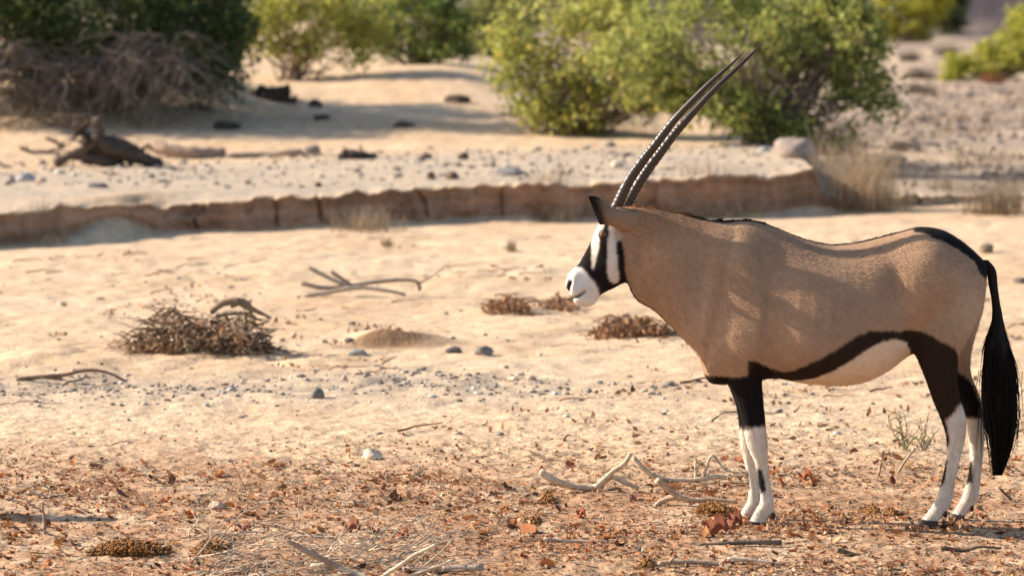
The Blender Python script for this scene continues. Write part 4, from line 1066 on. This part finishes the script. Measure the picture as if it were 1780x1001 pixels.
# driftwood on the upper sand
def stump(name, label, pxy, strokes, c, cat):
    base = ground_at(*pxy); q = (base[1] + DC) / F
    m = MB()
    for pts, r0, r1 in strokes:
        k = 18
        P = catmull([W(p[0], p[1], base[1] + rng.normal(0, .06)) for p in pts], k) - [0, 0, .03 if cat == 'log' else 0.]
        m.tube(P, np.linspace(r0, r1, k) * q, 10, np.asarray(c) * rng.uniform(.7, 1.4), .7)
        for _ in range(7 if cat == 'stump' else 2):
            i = rng.integers(1, k - 1)
            m.tube(wiggle(P[i] - [0, .02, 0], P[i] + rng.normal(0, 1, 3) * np.array([.16, .1, .10]), 7, .1), np.linspace(r0 * .35, .6, 7) * q, 5, np.asarray(c) * rng.uniform(.6, 2.), .5)
    return tag(m.build(name, M_twig), label, cat)
stump('uprooted_stump', 'dark twisted uprooted stump on the upper sand at left', (190, 290),
      [([(95, 285), (130, 268), (160, 250), (175, 232), (165, 208)], 8, 9), ([(165, 240), (200, 262), (240, 275), (278, 284)], 15, 8), ([(150, 255), (190, 275), (215, 290)], 12, 7), ([(160, 245), (140, 230), (128, 240)], 7, 3), ([(175, 245), (215, 250), (250, 268)], 10, 6), ([(130, 270), (170, 280), (200, 284)], 10, 8), ([(150, 250), (147, 225), (155, 205)], 5, 3)], (.085, .06, .045), 'stump')
stump('dark_root', 'thin dark root curling left of the uprooted stump', (70, 268), [([(35, 257), (60, 266), (88, 265)], 3, 3), ([(60, 266), (95, 262), (110, 250)], 3.5, 2.5), ([(80, 240), (98, 248), (112, 258)], 2.5, 3)], (.11, .075, .055), 'root')
stump('driftwood_log', 'half buried grey brown log right of the uprooted stump', (330, 275), [([(255, 247), (290, 254), (335, 262), (390, 266)], 9, 11)], (.26, .18, .13), 'log')
stump('driftwood_log', 'pale thin driftwood log running right to a dark knot', (470, 275), [([(395, 266), (450, 264), (500, 262), (548, 256)], 4, 7), ([(530, 262), (552, 254)], 10, 7)], (.28, .21, .16), 'log')
stump('dark_log', 'short black log with a bent root on the plateau edge', (620, 276), [([(588, 270), (600, 260), (615, 262), (655, 268)], 4, 5), ([(600, 262), (625, 266), (640, 268)], 9, 6), ([(600, 262), (585, 276)], 3, 2)], (.06, .045, .04), 'log')
stump('dark_stump', 'low blackish stump at the edge of the bush shadow', (478, 176), [([(448, 158), (470, 162), (505, 156)], 10, 9), ([(455, 165), (490, 172), (515, 178)], 8, 5)], (.075, .055, .045), 'stump')
for (x, y, w, h) in [(560, 205, 30, 8), (690, 218, 34, 9), (770, 210, 40, 8), (790, 176, 34, 9), (548, 182, 26, 10), (350, 190, 40, 12), (745, 275, 22, 9), (805, 275, 20, 12)]:
    pass
for lab, x, y, w, h in [('dark clod low in the shadowed sand, left of the others', 560, 208, 30, 8), ('dark clod in the middle of the shadowed sand slope', 700, 220, 34, 9), ('jagged dark root piece on the upper right sand slope', 795, 178, 40, 12), ('dark clod beside the blackish stump', 550, 186, 24, 11), ('dark clod left on the sand by the dead branches', 350, 192, 40, 13), ('small dark clod at the edge of the plateau', 742, 276, 18, 9), ('dark round clod beside the plateau stones', 806, 278, 18, 11)]:
    stone(lab, (x, y), w, h, (.09, .065, .05), 'clod')

# dung
def dung(label, pxy, wpx, hpx, n):
    base = ground_at(*pxy); q = (base[1] + DC) / F; m = MB()
    V, F4 = stone_shape((wpx * q * .46, .075, hpx * q * .32), 14); m.add(V + base, None, F4, (.20, .10, .04))
    for k in range(n * 5):
        x = np.clip(rng.normal(0, .40), -1, 1); r = rng.uniform(.0025, .0075)
        V, F4 = stone_shape((r, r, r * .8), 7)
        m.add(V + base + [x * wpx * q * .5, rng.normal(0, .05), max(0, rng.random() * (1 - x * x)) * hpx * q * .75], None, F4, np.array([.27, .125, .045] if k % 6 else [.10, .055, .025]) * rng.uniform(.6, 1.3))
    for k in range(n):
        x = rng.normal(0, .42); p = base + [x * wpx * q * .5, rng.normal(0, .05) - .01, max(.004, (1 - x * x) * hpx * q * .7 * rng.uniform(.5, 1.1))]
        m.tube([p, p + rng.normal(0, 1, 3) * [.014, .01, .006]], [.0012, .0008], 3, np.array([.46, .26, .10]) * rng.uniform(.5, 1.3))
    tag(m.build('dung_pile', M_dung), label, 'dung')
dung('large orange brown dung pile in the litter at lower left', (225, 962), 160, 28, 260)
dung('orange brown dung pile right of the twig tangle', (365, 958), 70, 20, 80)
dung('flat orange brown dung pat beside the front hooves', (1240, 892), 70, 20, 120)
dung('small dark dung lump behind the litter left of the Y branch', (952, 872), 28, 18, 30)
dung('small dung lump in the litter below the pale branches', (930, 906), 24, 10, 16)
dung('dark dung lump left of the hind hooves', (1518, 890), 28, 12, 22)
dung('dark dung lump closest to the hind hooves on the left', (1550, 893), 24, 12, 22)
dung('dark dung lump at the bottom beside the brown stick', (1125, 985), 36, 14, 24)

# unseen stump shape added beyond the left edge to shade the litter
bl = np.array([-2.55, .16, float(zt(-2.55, .16))])
m = MB()
m.tube(catmull([bl + [-.12, .02, -.05], bl + [-.05, 0, .16], bl + [.03, -.01, .34], bl + [.02, .02, .50]], 14), np.linspace(.13, .07, 14), 10, TANW, .35)
m.tube(catmull([bl + [.0, 0, .25], bl + [.12, .0, .36], bl + [.20, .03, .40]], 8), np.linspace(.05, .025, 8), 7, TANW, .3)
tag(m.build('shadow_caster', M_twig), 'unseen stump shape with a side stub, added beyond the left edge to cast a shadow', 'stump')
